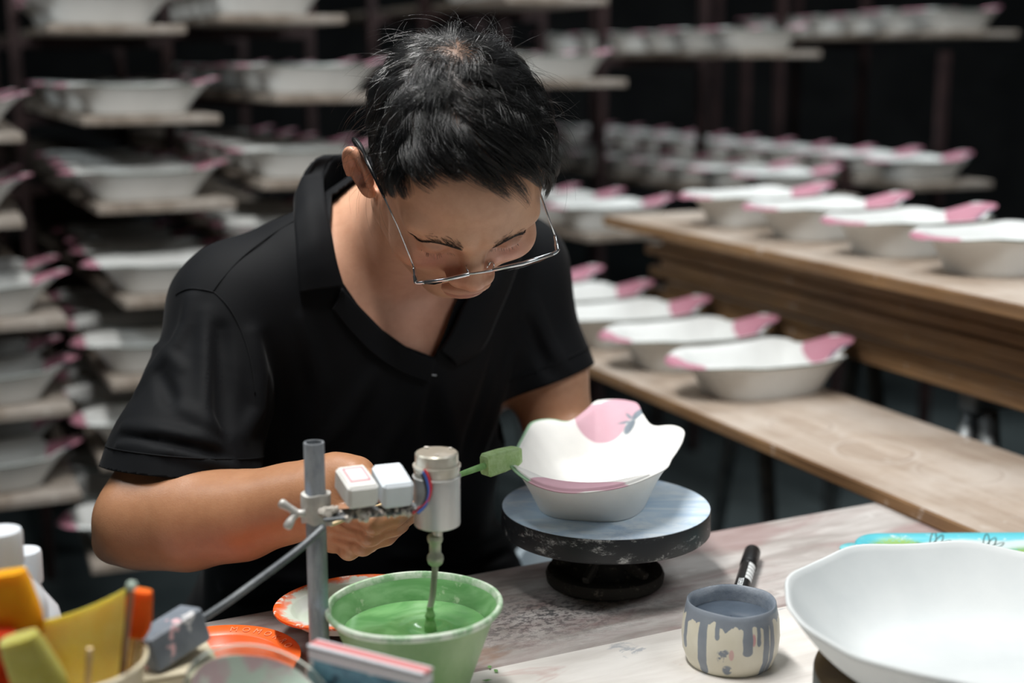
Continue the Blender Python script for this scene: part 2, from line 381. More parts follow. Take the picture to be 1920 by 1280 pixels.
for k, v in enumerate((.4, 1.35)):
    zb = .800+.1085+.0205+.0012; hb_ = .9528-zb; p = tn+BV*v+PV*.08
    o = G().box((0, 0, hb_/2), (.20, .05, hb_), (PV, BV, (0, 0, 1)), .002).obj('batten', W_EDGE); o.location = (p[0], p[1], zb)
    tag(o, ['short wooden batten holding up the top board, near one', 'thicker wooden batten holding up the top board, far one'][k], 'batten', 'battens in the stack')
v0 = (Pz(1725, 470, .975)-tn)@BV
for k in range(4):
    q = tn+BV*(v0+.225*(k-1))+PV*(.020); q[2] = .9737
    bowl(BOWL_MID, f'white painted bowl on the top of the board stack, {ORD[k]} from the right', 'painted bowls on the board stack', q, RZ+[.0, .04, -.02, .03][k], (1.2, 1.08, 1.1))
for k, v in enumerate((.80, 1.42)):
    p = tn+BV*v+PV*.10; r = thing('metal_trestle', ['grey metal trestle under the board stack, near one', 'grey metal trestle under the board stack, far one'][k], 'trestle', (p[0], p[1], 0), (0, 0, math.atan2(PV[1], PV[0])), 'trestles under the boards')
    zt_ = .800-.0205
    G().box((0, 0, zt_), (.32, .04, .04), bev=.004).obj('top_bar', STEEL, r)
    for sx in (-1, 1):
        for sy in (-1, 1): G().tube([(sx*.13, sy*.015, zt_-.018), (sx*.15, sy*.17, 0)], .016, 10).obj('leg', STEEL, r, True)
        G().tube([(sx*.1428, -.108, .3), (sx*.1428, .108, .3)], .010, 8).obj('brace', STEEL, r, True)
# legs of the far end of the long board
pl = near+BV*2.1; r = thing('metal_trestle', 'grey metal trestle under the far end of the long low board', 'trestle', (pl[0], pl[1], 0), (0, 0, math.atan2(PV[1], PV[0])))
G().box((0, 0, .732), (.36, .036, .036), bev=.004).obj('top_bar', STEEL, r)
for sx in (-1, 1):
    for sy in (-1, 1): G().tube([(sx*.14, sy*.015, .72), (sx*.17, sy*.18, 0)], .014, 10).obj('leg', STEEL, r, True)
# ------------------------------------------------------------------ the work table
def TL(p): d = np.asarray(p)-T0; return np.array([d@TE, -(d@TN), d[2]])
mt = M('painted_tabletop', .62, spec=.35); tv = mt.vec((1, 1, 1)); sv = mt.vec((2.2, 13, 13))
c = mt.mix(mt.ramp(mt.noise(3.2, 8, .62, sv, .5), .32, .7), srgb(160, 152, 147), srgb(200, 195, 191))
c = mt.mix(mt.mul(mt.ramp(mt.noise(4.2, 6, .6, mt.vec((1, 2.2, 1), (.7, .1, 0)), .8), .50, .66), .62), c, srgb(150, 118, 116))
c = mt.mix(mt.mul(mt.ramp(mt.noise(6.5, 8, .65, mt.vec((1, 2, 1), (3.7, 2.1, 0)), .6), .56, .68), .75), c, srgb(214, 210, 206))
c = mt.mix(mt.mul(mt.ramp(mt.noise(3.4, 5, .6, mt.vec((1, 1.6, 1), (9.1, 4.4, 0)), .5), .585, .67), .6), c, srgb(150, 116, 92))
tx, ty, tz_ = mt.xyz()
patch = mt.mul(mt.disc(tx, ty, *map(float, TL(Pz(1035, 1150, .75))[:2]), .085, .040, .05, rot=.05), mt.ramp(mt.noise(95, 4, .8, mt.vec((1, 1.6, 1))), .47, .56))
c = mt.mix(mt.mul(patch, .9), c, srgb(60, 62, 66))
pinkp = mt.mul(mt.disc(tx, ty, *map(float, TL(Pz(1190, 1145, .75))[:2]), .15, .045, .06, rot=.06), mt.ramp(mt.noise(30, 8, .75, mt.vec((1, 2, 1))), .38, .66))
c = mt.mix(mt.mul(pinkp, .3), c, srgb(146, 96, 100))
mt.color(c).bump(mt.noise(26, 7, .65, sv), .28, .0015)
mt2 = M('whitewashed_plank', .6, spec=.35); sv = mt2.vec((2, 11, 11))
c = mt2.mix(mt2.ramp(mt2.noise(3, 8, .6, sv, .4), .3, .7), srgb(214, 208, 202), srgb(236, 232, 227))
c = mt2.mix(mt2.mul(mt2.ramp(mt2.noise(8, 5, .6, mt2.vec((1, 2.5, 1), (2, 1, 0)), .8), .60, .70), .6), c, srgb(198, 166, 160))
c = mt2.mix(mt2.mul(mt2.ramp(mt2.noise(14, 5, .6, mt2.vec((1, 2, 1), (6, 3, 0)), .8), .66, .73), .6), c, srgb(140, 148, 160))
c = mt2.mix(mt2.mul(mt2.ramp(mt2.noise(9, 6, .65, mt2.vec((1, 2, 1), (11, 7, 0)), .6), .665, .72), .7), c, srgb(160, 130, 102))
mt2.color(c).bump(mt2.noise(22, 6, .6, sv), .2, .0012)
LEG = wood('table_leg_wood', (96, 78, 62), (128, 106, 86), (140, 124, 110))
tb = thing('work_table', 'paint-stained work table of two wide planks in the foreground', 'table', tuple(T0), (0, 0, math.atan2(TE[1], TE[0])))
# table frame: x along the far edge, -y towards the camera
seam = -TL(Pz(1220, 1187.5, .75))[1]
def plank(y0, y1, m, name='plank'):
    g = G(); n = 30
    g.box((.35, -(y0+y1)/2, -.0175), (2.1, y1-y0, .035), bev=.0022); return g.obj(name, m, tb)
mtf = mt.m; plank(0, seam-.0006, mtf); plank(seam+.0006, .86, mt2.m)
for x in (-.62, 1.32):
    for y in (-.07, -.79): G().box((x, y, -.3925), (.06, .06, .715), bev=.004).obj('leg', LEG, tb)
for y in (-.07, -.79): G().box((.35, y, -.085), (1.87, .028, .09), bev=.003).obj('apron', LEG, tb)
for x in (-.62, 1.32): G().box((x, -.43, -.085), (.028, .65, .09), bev=.003).obj('apron', LEG, tb)
# ------------------------------------------------------------------ banding wheel, the bowl being painted
mb = M('blue_washed_disc', .55); c = mb.mix(mb.ramp(mb.noise(9, 6, .65, mb.vec((1, 3, 1)), 1.2), .35, .68), srgb(178, 202, 224), srgb(220, 230, 238))
mb.color(mb.mix(mb.mul(mb.ramp(mb.noise(17, 6, .7), .5, .7), .6), c, srgb(132, 164, 200))).bump(mb.noise(60, 5), .12, .001)
mr = M('scuffed_black_band', .42); v = mr.vec((1, 1, 2.2))
sc_ = mr.mul(mr.ramp(mr.noise(22, 8, .8, v), .53, .64), mr.ramp(mr.noise(120, 4, .8), .35, .55)); c = mr.mix(mr.ramp(mr.noise(8, 4), .3, .7), srgb(24, 26, 29), srgb(38, 40, 43))
mr.color(mr.mix(sc_, c, srgb(170, 170, 168))).bump(mr.noise(60, 5), .1, .0008)
mi = M('dusty_cast_iron', .85, spec=.25); mi.color(mi.mix(mi.ramp(mi.noise(140, 4, .8), .56, .72), mi.mix(mi.noise(6, 4), srgb(40, 38, 36), srgb(66, 63, 60)), srgb(120, 112, 104))).bump(mi.noise(180, 4), .4, .001)
def wheel(name, label, loc, R, H, mtop, mband, mbase, th=.027):
    r = thing(name, label, 'turntable', loc); zt = H
    G().lathe([(0, zt), (R-.0025, zt), (R-.0008, zt-.0008), (R-.0008, zt-.002)], 96).obj('wheel_top', mtop, r, 40)
    G().lathe([(R-.001, zt-.0012), (R, zt-.003), (R, zt-th+.002), (R-.002, zt-th), (R-.012, zt-th), (R-.013, zt-th+.010), (.03, zt-th+.010), (0, zt-th+.010)], 96).obj('rim_band', mband, r, 40)
    k = R/.109
    G().lathe([(0, .001), (.056*k, 0), (.0615*k, .003), (.0625*k, .010), (.0605*k, .0145), (.054*k, .0165), (.046*k, .0150), (.040*k, .0155), (.024*k, .026), (.019*k, .036), (.020*k, zt-th+.0105), (0, zt-th+.0105)], 72).obj('base', mbase, r, 35)
    for i in range(5):
        a = i*2*math.pi/5+.5; u = np.array([math.cos(a), math.sin(a), 0]); w = np.array([-u[1], u[0], 0])
        G().box(u*.035*k+np.array([0, 0, .0245]), (.042*k, .007, .014), (nrm(u*.8+np.array([0, 0, -.36])), w, np.cross(nrm(u*.8+np.array([0, 0, -.36])), w)), .0015).obj('rib', mbase, r)
    G().lathe([(R*.35, zt-th+.011), (R*.35, zt-th-.002), (0, zt-th-.002)], 48).obj('hub', mbase, r, 35)
    return r
wc = Pz(1136.5, 1078, .75); wtop = Pz(1136, 945, .8345)
wheel('banding_wheel', 'black banding wheel with a pale blue disc, carrying the bowl being painted', (float(wtop[0]), float(wtop[1]), .75), .1085, .0845, mb.m, mr.m, mi.m)
hb = bowl(BOWL_HI, 'white scalloped bowl with pink cherries being painted on the blue turntable', None, (.0925, 1.462, .8346), math.radians(-12))
# ------------------------------------------------------------------ the sponge brush in his hand
GREEN_D = pm('dry_green_slip', (118, 168, 96), (142, 186, 122), 60, .7, bump=.4, bscale=300, bdist=.0006)
GREEN_S = pm('wet_green_sponge', (166, 200, 132), (184, 214, 156), 140, .8, bump=.6, bscale=420, bdist=.0012)
STICK = pm('bamboo_stick', (214, 186, 140), (230, 206, 166), 30, .6, stretch=(1, 1, 8))
sa, sb_, sc1, sd = P(620, 984, 1.250), P(852, 893, 1.375), P(908, 873, 1.402), P(972, 852, 1.432)
br = thing('sponge_brush', 'bamboo stick brush with green sponge tip held to the bowl rim', 'brush', tuple(sb_))
def rel(o, *ps): return [np.asarray(p)-np.array(o.location) for p in ps]
G().tube(rel(br, sa, sa*.5+sb_*.5, sb_), .0021, 8).obj('stick', STICK, br, 50)
G().tube(rel(br, sb_-nrm(sc1-sb_)*.006, sb_*.6+sc1*.4, sc1, sc1+nrm(sd-sc1)*.006), [.0024, .0031, .0036, .004], 8).obj('painted_tip', GREEN_D, br, 50)
ax = nrm(sd-sc1); up = nrm(np.cross(ax, nrm(P(960, 640, 1))-0*ax)); sd3 = np.cross(ax, up)
g = G(); L = np.linalg.norm(sd-sc1)
for (t, w, h) in ((0, .0095, .0062), (.06, .0112, .0072), (.5, .0108, .0076), (.9, .0092, .0068), (1.0, .0078, .0055)):
    p = sc1+ax*L*t-np.array(br.location); up2 = nrm(np.array([0, 0, 1.])-ax*ax[2]); s2 = np.cross(ax, up2)
    for (a, b) in ((-1, -.8), (-.8, -1), (.8, -1), (1, -.8), (1, .8), (.8, 1), (-.8, 1), (-1, .8)): g.v.append(tuple(p+up2*a*w+s2*b*h))
for i in range(4):
    for k in range(8): q = (k+1) % 8; g.f.append((i*8+k, i*8+q, i*8+8+q, i*8+8+k))
g.f += [tuple(range(8))[::-1], tuple(32+k for k in range(8))]; g.obj('sponge', GREEN_S, br)
# ------------------------------------------------------------------ bucket of green slip
mg = M('green_slip_wall', .3); z = mg.xyz()[2]; n = mg.noise(14, 6, .6, mg.vec((1, 1, 2)), 1.0)
c = mg.mix(mg.ramp(n, .35, .68), srgb(96, 150, 90), srgb(140, 186, 132)); c = mg.mix(mg.mul(mg.ramp(mg.noise(40, 6, .7), .60, .68), .55), c, srgb(206, 220, 190))
mg.color(c).bump(mg.noise(30, 5), .15, .001); mg.rough(mg.noise(8, 4), .15, .5)
mo = M('cloudy_plastic_outside', .4); c = mo.mix(mo.ramp(mo.noise(7, 5, .6, mo.vec((1, 1, .5)), .8), .3, .72), srgb(112, 152, 94), srgb(160, 186, 140))
mo.color(mo.mix(mo.mul(mo.ramp(mo.noise(22, 5, .6), .66, .71), .8), c, srgb(206, 226, 190)))
mrim = M('pale_rim', .45); mrim.color(mrim.mix(mrim.ramp(mrim.noise(45, 6, .7), .42, .62), srgb(214, 226, 208), srgb(150, 190, 146))).bump(mrim.noise(70, 5), .3, .001)
bk = P(780.5, 1130, 1.20); BZ = float(bk[2])-.75
bu = thing('bucket', 'translucent plastic bucket half full of green slip with a stirring shaft in it', 'bucket', (float(bk[0]), float(bk[1]), .75), (0, -.022, 0))
G().lathe([(0, .002), (.034, 0), (.0395, .002), (.0415, .006), (.0680, BZ-.010), (.070, BZ-.004)], 80).obj('bucket_wall', mo.m, bu, 50)
G().lathe([(.0715, BZ-.002), (.0665, BZ-.009), (.0603, BZ-.026), (.040, .006), (.0, .004)], 80).obj('coated_inside', mg.m, bu, 50)
G().lathe([(.0695, BZ-.0055), (.0735, BZ-.0055), (.0752, BZ-.0035), (.0752, BZ-.0012), (.074, BZ+.0006), (.0715, BZ+.0006), (.0700, BZ-.002)], 96, wob=lambda r, z, t, j: (r+.0002*math.sin(t*5), z+.0003*math.sin(t*4+1)), close=True).obj('bucket_rim', mrim.m, bu, 60)
ml = M('green_slip', .12); ml.color(ml.mix(ml.ramp(ml.noise(18, 4, .5, ml.vec((1, 1, 1)), 1.6), .35, .66), srgb(92, 146, 86), srgb(122, 172, 112))).bump(ml.noise(20, 3, .5), .25, .003)
lz = BZ-.022
shaftx = .0115
def lw(r, z, t, j):
    x = r*math.cos(t)-shaftx; y = r*math.sin(t); d = math.hypot(x, y); return r, z-.0035*math.exp(-(d/.012)**2)+.0007*math.cos(d*330)*math.exp(-d/.03)
G().lathe([(.0005, lz)]+[(.0612*k/40, lz) for k in range(1, 41)], 72, wob=lw).obj('liquid', ml.m, bu, True)
# ------------------------------------------------------------------ mixer stand: pole, clamp, bracket, adapters, motor, shaft, cable and switch box
mpole = M('galvanised_pipe', .40, .35); v = mpole.vec((1, 1, .3)); c = mpole.mix(mpole.ramp(mpole.noise(60, 6, .65, v), .3, .7), srgb(128, 134, 140), srgb(178, 183, 187))
c = mpole.mix(mpole.mul(mpole.ramp(mpole.noise(28, 5, .6, mpole.vec((1, 1, .5), (3, 1, 2))), .58, .68), .8), c, srgb(176, 188, 206)); mpole.color(c)
mpole.rough(mpole.noise(20, 4), .3, .6)
CRUST = pm('crusted_slip', (226, 220, 208), (206, 196, 188), 60, .8, bump=.9, bscale=160, bdist=.003)
CLAMPM = pm('dusty_clamp_metal', (186, 184, 178), (210, 208, 202), 40, .55, .35, .4, 120)
MOTOR = pm('dusty_aluminium', (198, 198, 196), (222, 221, 218), 14, .42, .55, .15, 60, stretch=(1, 1, .4))
MOTCAP = pm('slip_stained_steel', (190, 184, 168), (214, 210, 198), 26, .36, .6, .25, 70, lo=.4, hi=.6)
WHITE = pm('white_plastic', (236, 236, 232), (226, 224, 218), 20, .45, bump=.05, bscale=80)
WHITEB = pm('cool_white_plastic', (228, 236, 242), (222, 230, 236), 20, .45)
DARKM = pm('dark_coated_rod', (84, 88, 92), (120, 124, 126), 30, .5, .5, .2, stretch=(1, 1, 1))
pb = P(589, 1228, 1.165); pt_ = P(588.5, 834, 1.165)
px0, py0 = float(pt_[0]), float(pt_[1]); zp = float(pt_[2])+.002-.75
ms = thing('mixer_stand', 'motor mixer clamped to a galvanised pipe stand beside the green bucket', 'mixer', (px0, py0, .75))
O = np.array([px0, py0, .75])
def R_(px, py, d): return P(px, py, d)-O
G().lathe([(.0085, .004), (.0085, zp), (.0083, zp+.0004), (.0069, zp+.0004), (.0068, zp-.001), (.0068, zp-.03)], 40).obj('pole', mpole.m, ms, 40)
G().lathe([(0, 0), (.040, 0), (.042, .002), (.042, .006), (.040, .008), (.012, .009), (.009, .014), (0, .014)], 48).obj('base_plate', mpole.m, ms, 40)
cz = float(R_(588, 958, 1.165)[2])
G().lathe([(.0088, cz+.0125), (.0122, cz+.0122), (.0124, cz+.010), (.0122, cz-.008), (.0118, cz-.0115), (.0088, cz-.0118)], 40, wob=lambda r, z, t, j: (r+.0005*math.sin(3*t+j), z+(.0012*math.sin(5*t) if j > 2 else .0005*math.sin(4*t)))).obj('clamp', CLAMPM, ms, 60)
w0 = R_(556, 962, 1.160)
wg = G(); hubp = R_(572, 962, 1.160)
wg.tube([hubp, w0*.5+hubp*.5, w0], [.0032, .003, .0036], 10)
wg.tube(spline([w0, R_(545, 954, 1.158), R_(534, 947, 1.157), R_(524, 941, 1.157)], 4), [.0034, .0036, .0034, .0034, .0033, .0033, .0034, .0036, .0038, .0040, .0040, .0036, .0024], 10)
wg.tube(spline([w0, R_(549, 970, 1.158), R_(543, 980, 1.156), R_(537, 991, 1.156)], 4), [.0034, .0034, .0033, .0033, .0032, .0033, .0035, .0037, .0039, .0040, .0040, .0035, .0022], 10)
wg.obj('wing_nut', CLAMPM, ms, True)
ng = G(); a = R_(606, 962, 1.160); b = R_(618, 962, 1.160); ng.tube([a, b], [.0055, .0052], 6); ng.tube([R_(616, 952, 1.158), R_(617, 985, 1.158)], [.0036, .0030], 8); ng.obj('clamp_bolt', CRUST, ms, 40)
cg = G()
def lump(g, p, r, n=9):
    a, b = rng.uniform(0, 6, 2); sx, sy, sz = rng.uniform(.6, 1.25, 3); base = len(g.v)
    rows = 5
    for i in range(rows+1):
        ph = math.pi*i/rows
        for k in range(n):
            th = 2*math.pi*k/n; w = 1+.22*math.sin(3*th+a+2*ph)+.18*math.sin(5*ph+b+th); g.v.append((p[0]+r*sx*w*math.sin(ph)*math.cos(th), p[1]+r*sy*w*math.sin(ph)*math.sin(th), p[2]+r*sz*w*math.cos(ph)))
    for i in range(rows):
        for k in range(n): q = (k+1) % n; g.f.append((base+i*n+k, base+(i+1)*n+k, base+(i+1)*n+q, base+i*n+q))
for k in range(16):
    t = rng.random(); p = R_(604+36*t, 964-9*math.sin(3*t)+rng.uniform(-5, 5), 1.158+rng.uniform(0, .008)); lump(cg, p, rng.uniform(.0016, .0042)*(1-.4*t))
cg.obj('dried_slip', CRUST, ms, True)
a, b = R_(604, 968, 1.163), R_(782, 951, 1.180); ex = nrm(b-a); ez = np.array([0, 0, 1.]); ey = np.cross(ez, ex); ez = np.cross(ex, ey)
G().box((a+b)/2, (np.linalg.norm(b-a), .022, .0030), (ex, ey, ez), .0008).obj('bracket', DARKM, ms)
crg = G()
for k in range(48):
    t = rng.uniform(.16, .98); p = a+(b-a)*t-ey*rng.uniform(.006, .0112)+ez*rng.uniform(-.0015, .003); lump(crg, p, rng.uniform(.0013, .0036), 8)
crg.obj('slip_crust', CRUST, ms, True)
# two adapters on the bracket: depth runs away from the camera and a little left
def adapter(name, pxl, pyb, d, w, dep, h, yaw, m, mw, pitch=.20):
    c = R_(pxl, pyb, d); q = np.array([math.cos(yaw), math.sin(yaw), 0]); y0 = np.array([-q[1], q[0], 0]); y = y0*math.cos(pitch)+np.array([0, 0, math.sin(pitch)]); e = np.cross(q, y)
    cc = c+q*w/2+y*dep/2+e*h/2
    o = G().box(cc, (w, dep, h), (q, y, e), .0028).obj(name, m, ms); o.data.set_sharp_from_angle(angle=.6)
    o.data.polygons.foreach_set('use_smooth', [True]*len(o.data.polygons))
    return o, cc, q, y
mlab = M('printed_red_frame', .5); X, Y, Z = mlab.xyz(mlab.tc.outputs['UV'])
ax_ = mlab.math('ABSOLUTE', mlab.math('SUBTRACT', X, .5)); ay_ = mlab.math('ABSOLUTE', mlab.math('SUBTRACT', Y, .5)); mx = mlab.math('MAXIMUM', ax_, ay_)
mlab.color(mlab.mix(mlab.mul(mlab.ramp(mx, .40, .42), mlab.ramp(mx, .49, .47)), srgb(232, 224, 222), srgb(206, 118, 134)))
o, cc, q, y = adapter('adapter', 653, 958, 1.150, .0262, .040, .0205, .42, WHITE, None)
def onface(cc, q, y, w, d, z, name, m, par):
    g = G(); e3 = np.cross(q, y); z3 = e3*z; g.add([cc-q*w/2-y*d/2+z3, cc+q*w/2-y*d/2+z3, cc+q*w/2+y*d/2+z3, cc-q*w/2+y*d/2+z3], [(0, 1, 2, 3)])
    g.add([v+e3*.0003 for v in [cc-q*w/2-y*d/2+z3, cc+q*w/2-y*d/2+z3, cc+q*w/2+y*d/2+z3, cc-q*w/2+y*d/2+z3]], [(0, 1, 2, 3)])
    o = g.obj(name, m, par); uv = o.data.uv_layers.new(name='UVMap')
    for l in o.data.loops: uv.data[l.index].uv = ((0, 0), (1, 0), (1, 1), (0, 1))[l.vertex_index % 4]
    return o
lab = onface(cc+y*.002, q, y, .0180, .025, .01035, 'printed_label', mlab.m, o)
mlab2 = M('faint_grey_print', .5); X, Y, Z = mlab2.xyz(mlab2.tc.outputs['UV'])
mlab2.color(mlab2.mix(mlab2.mul(mlab2.ramp(mlab2.noise(40, 2, .5, mlab2.vec((1, .25, 1), src=mlab2.tc.outputs['UV'])), .54, .60), mlab2.ramp(mlab2.math('SINE', mlab2.math('MULTIPLY', X, 40)), .1, .4), .5), srgb(230, 237, 243), srgb(190, 200, 208)))
o, cc, q, y = adapter('adapter', 718, 957, 1.158, .0262, .040, .0225, .36, WHITEB, None)
onface(cc, q, y, .019, .028, .01135, 'printed_label', mlab2.m, o)
mc = R_(820, 985, 1.195); mzb = mc[2]; mtop = float(R_(820, 838, 1.195)[2])
mcx = np.array([mc[0], mc[1], 0]); h = mtop-mzb
mo_ = G().lathe([(0, mzb), (.0165, mzb), (.0192, mzb+.0015), (.0195, mzb+.003), (.0195, mzb+h*.66), (.0202, mzb+h*.665), (.0204, mzb+h*.68), (.0190, mzb+h*.69)], 64, c=mcx).obj('motor', MOTOR, ms, 40)
G().lathe([(.0188, mzb+h*.685), (.0192, mzb+h*.80), (.0200, mzb+h*.805), (.0200, mzb+h*.83), (.0180, mzb+h*.835), (.0180, mzb+h*.975), (.0168, mzb+h*.995), (0, mzb+h)], 64, c=mcx).obj('motor_cap', MOTCAP, ms, 40)
g = G()
for an, rr in ((2.3, .0022), (.6, .0016), (-1.5, .0012)): g.lathe([(0, .0015), (rr, .001), (rr, -.002)], 10, c=mcx+np.array([.0135*math.cos(an), .0135*math.sin(an), mtop]))
g.obj('cap_screw', CRUST, ms, 40)
G().tube([mcx+(0, 0, mzb+.001), mcx+(0, 0, mzb-.012)], .0044, 16).obj('motor_spindle', MOTCAP, ms, 50)
SLIP = pm('slip_coated_steel', (168, 170, 148), (190, 192, 172), 40, .4, .3, .3)
zc0 = float(R_(815, 1002, 1.197)[2])
G().lathe([(0, zc0), (.0062, zc0-.0005), (.0068, zc0-.003), (.0062, zc0-.006), (.0050, zc0-.0075), (.0050, zc0-.016), (.0066, zc0-.018), (.0072, zc0-.021), (.0062, zc0-.025), (.0040, zc0-.027), (0, zc0-.028)], 18, c=mcx+(-.002, 0, 0)).obj('coupling', SLIP, ms, 40)
zl = BZ-.022+.001
bl = np.array([bk[0]+.0115, bk[1], 0])-np.array([O[0], O[1], 0])
G().tube([mcx+(-.002, 0, zc0-.026), bl*.5+mcx*.5+(-.001, 0, (zc0-.026+zl)/2), bl+(0, 0, zl+.016)], .0028, 14).obj('shaft', SLIP, ms, 50)
G().tube(spline([bl+(0, 0, zl+.018), bl+(0, 0, zl+.011), bl+(0, 0, zl+.006), bl+(0, 0, zl-.004), bl+(0, 0, zl-.03)], 4), [.0029]*3+[.0034, .0040, .0045, .0042, .0038, .0036, .0044, .0052, .0054, .0050, .0045, .004, .004, .004], 14).obj('stirrer_tip', GREEN_D, ms, True)
for col, pts in (((70, 110, 190), [(793, 884), (800, 900), (804, 925), (797, 948), (783, 962)]), ((206, 62, 72), [(795, 880), (803, 893), (808, 915), (802, 938), (786, 952), (774, 962)]), ((60, 62, 70), [(790, 888), (797, 905), (800, 925), (793, 945), (778, 958)])):
    G().tube(spline([R_(x, y, 1.166) for x, y in pts], 6), .0013, 8).obj('wire', pm('wire_coat', col, rough=.4), ms, True)
G().lathe([(0, 0), (.0035, 0), (.0035, .002), (0, .002)], 16, c=R_(788, 886, 1.176), ax=nrm(P(788, 886, -1)-P(788, 886, 0)*0)).obj('terminal', CRUST, ms, 40)
G().tube(spline([R_(607, 988, 1.150), R_(560, 1030, 1.135), R_(480, 1090, 1.115), R_(420, 1133, 1.10), R_(372, 1164, 1.09)], 6), .0031, 10).obj('cable_rod', DARKM, ms, True)
sbm = M('grey_flecked_plastic', .5); c = sbm.mix(sbm.ramp(sbm.noise(30, 5), .3, .7), srgb(104, 112, 122), srgb(134, 142, 152)); c = sbm.mix(sbm.ramp(sbm.noise(42, 3, .5, sbm.vec((1, 1, 1), (1.2, 3.1, .5))), .60, .64), c, srgb(232, 190, 196)); c = sbm.mix(sbm.ramp(sbm.noise(38, 3, .5, sbm.vec((1, 1, 1), (7.2, 3.1, 2.5))), .66, .70), c, srgb(226, 226, 228)); sbm.color(c)
p1, p2 = R_(278, 1222, 1.055), R_(360, 1170, 1.085); bx = nrm(p2-p1); by = nrm(np.cross((0, .25, 1), bx)); bz = np.cross(bx, by)
G().box((p1+p2)/2, (np.linalg.norm(p2-p1)+.010, .026, .028), (bx, by, bz), .0022).obj('switch_box', sbm.m, ms)
# ------------------------------------------------------------------ two orange plates
def orange(name, stain, off):
    m = M(name, .35); n = m.noise(40, 7, .7, m.vec((1, 1, 1), off)); x, y, z = m.xyz(); r = m.math('SQRT', m.math('ADD', m.mul(x, x), m.mul(y, y)))
    c = m.mix(m.ramp(m.noise(10, 4), .3, .7), srgb(226, 92, 30), srgb(238, 108, 42))
    if stain:
        k = m.ramp(m.math('ADD', m.math('MULTIPLY', n, .05), r), .093, .086); c = m.mix(m.mul(m.ramp(m.math('ADD', m.math('MULTIPLY', n, .05), r), .102, .090), m.ramp(n, .46, .54)), c, srgb(228, 160, 140))
        c = m.mix(k, c, m.mix(m.ramp(m.noise(9, 4), .45, .6), srgb(206, 216, 200), srgb(224, 226, 222))); c = m.mix(m.mul(m.ramp(r, .066, .070), m.ramp(m.noise(55, 5, .7), .56, .62)), c, srgb(232, 226, 216))
        c = m.mix(m.mul(m.gt(x, .028), m.ramp(m.noise(14, 3, .5), .40, .46), m.ramp(r, .062, .058)), c, srgb(140, 186, 128))
    else:
        c = m.mix(m.mul(m.ramp(n, .60, .68), m.ramp(r, .050, .060), .7), c, srgb(226, 196, 178))
    return m.color(c).bump(m.noise(50, 4), .06, .001).m
PLATE = [(0, .004), (.050, .004), (.054, .0055), (.058, .0125), (.060, .0138), (.073, .0165), (.0748, .0162), (.0752, .0150), (.0745, .0138), (.061, .0115), (.057, .0080), (.054, .0010), (.050, 0), (0, 0)]
def plate(label, loc, rot, m, sc=1.0):
    r = thing('plate', label, 'plate', loc, rot, 'orange plates on the table')
    G().lathe([(a*sc, b*sc) for a, b in PLATE], 96).obj('dish', m, r, 50)
    return r
p = Pz(652, 1146, .786); q = p.copy()
plate('orange plate smeared with dried white slip, raised and half under the green bucket', (float(p[0])+.004, float(p[1])+.012, .7765), (math.radians(-2), math.radians(-4), 0), orange('orange_stained', True, (0, 0, 0)), .98)
# what the stained plate rests on: an upturned low tub
tub = thing('tub', 'dark upturned shallow tub under the stained orange plate', 'tub', (float(p[0])+.012, float(p[1])+.02, .75))
G().lathe([(.046, 0), (.047, .001), (.040, .022), (.038, .0240), (0, .0240)], 48).obj('tub_wall', pm('dark_tub', (58, 40, 36), (70, 50, 44), 10, .7), tub, 40)
q = Pz(408, 1228, .768)
pl2 = plate('clean orange plate with raised lettering on its rim, left of the pole', (float(q[0]), float(q[1]), .7505), (0, 0, 0), orange('orange_clean', False, (3, 1, 0)), .98)
cv = bpy.data.curves.new('rim_lettering', 'FONT'); cv.body = 'MOMOKO'; cv.size = .0105; cv.extrude = .0003; cv.align_x = 'CENTER'
# letters follow the rim: each letter its own small text mesh joined into one relief
g = G()
def letter(ch, ang):
    c = bpy.data.curves.new('t', 'FONT'); c.body = ch; c.size = .0100; c.extrude = .00035; c.align_x = 'CENTER'; c.resolution_u = 3
    o = bpy.data.objects.new('t', c); COL.objects.link(o); bpy.context.view_layer.update()
    me = bpy.data.meshes.new_from_object(o); bpy.data.objects.remove(o); bpy.data.curves.remove(c)
    rr = .0625*.98; ca, sa = math.cos(ang), math.sin(ang); v = []
    for w in me.vertices:
        x, y, z = w.co; R = rr+y; v.append(((R*ca+x*sa), (R*sa-x*ca), .0141+(y/.0125)*.0026+z+.0003))
    g.add(v, [tuple(pp.vertices) for pp in me.polygons]); bpy.data.meshes.remove(me)
for i, ch in enumerate('MOMOKRO'): letter(ch, math.radians(88-i*10.5))
g.obj('rim_lettering', pm('orange_relief', (232, 120, 64), (236, 150, 110), 60, .5), pl2)
bpy.data.curves.remove(cv)
# ------------------------------------------------------------------ mug of grey slip with drips, black marker behind
mm = M('cream_mug_with_grey_drips', .35); x, y, z = mm.xyz(); th_ = mm.math('ARCTAN2', y, x)
def col(h):                                           # one number per angle, wobbling
    return None
v = mm.t.nodes.new('ShaderNodeCombineXYZ'); mm.L(mm.math('MULTIPLY', th_, 1.0), v.inputs[0]); nn = mm.noise(2.6, 3, .5, v.outputs[0])
edge = mm.math('ADD', .0475, mm.math('MULTIPLY', mm.math('SUBTRACT', nn, .5), -.034))
grey = mm.gt(z, edge)
def drip(a, w, z0):
    d = mm.math('ABSOLUTE', mm.math('SUBTRACT', th_, a)); ww = mm.math('ADD', w, mm.math('MULTIPLY', mm.math('SUBTRACT', mm.noise(90, 2), .5), .05))
    body = mm.mul(mm.math('LESS_THAN', d, ww), mm.gt(z, z0)); return mm.math('MAXIMUM', body, mm.disc(th_, z, a, z0, w, .0036, .0004))
m_ = grey
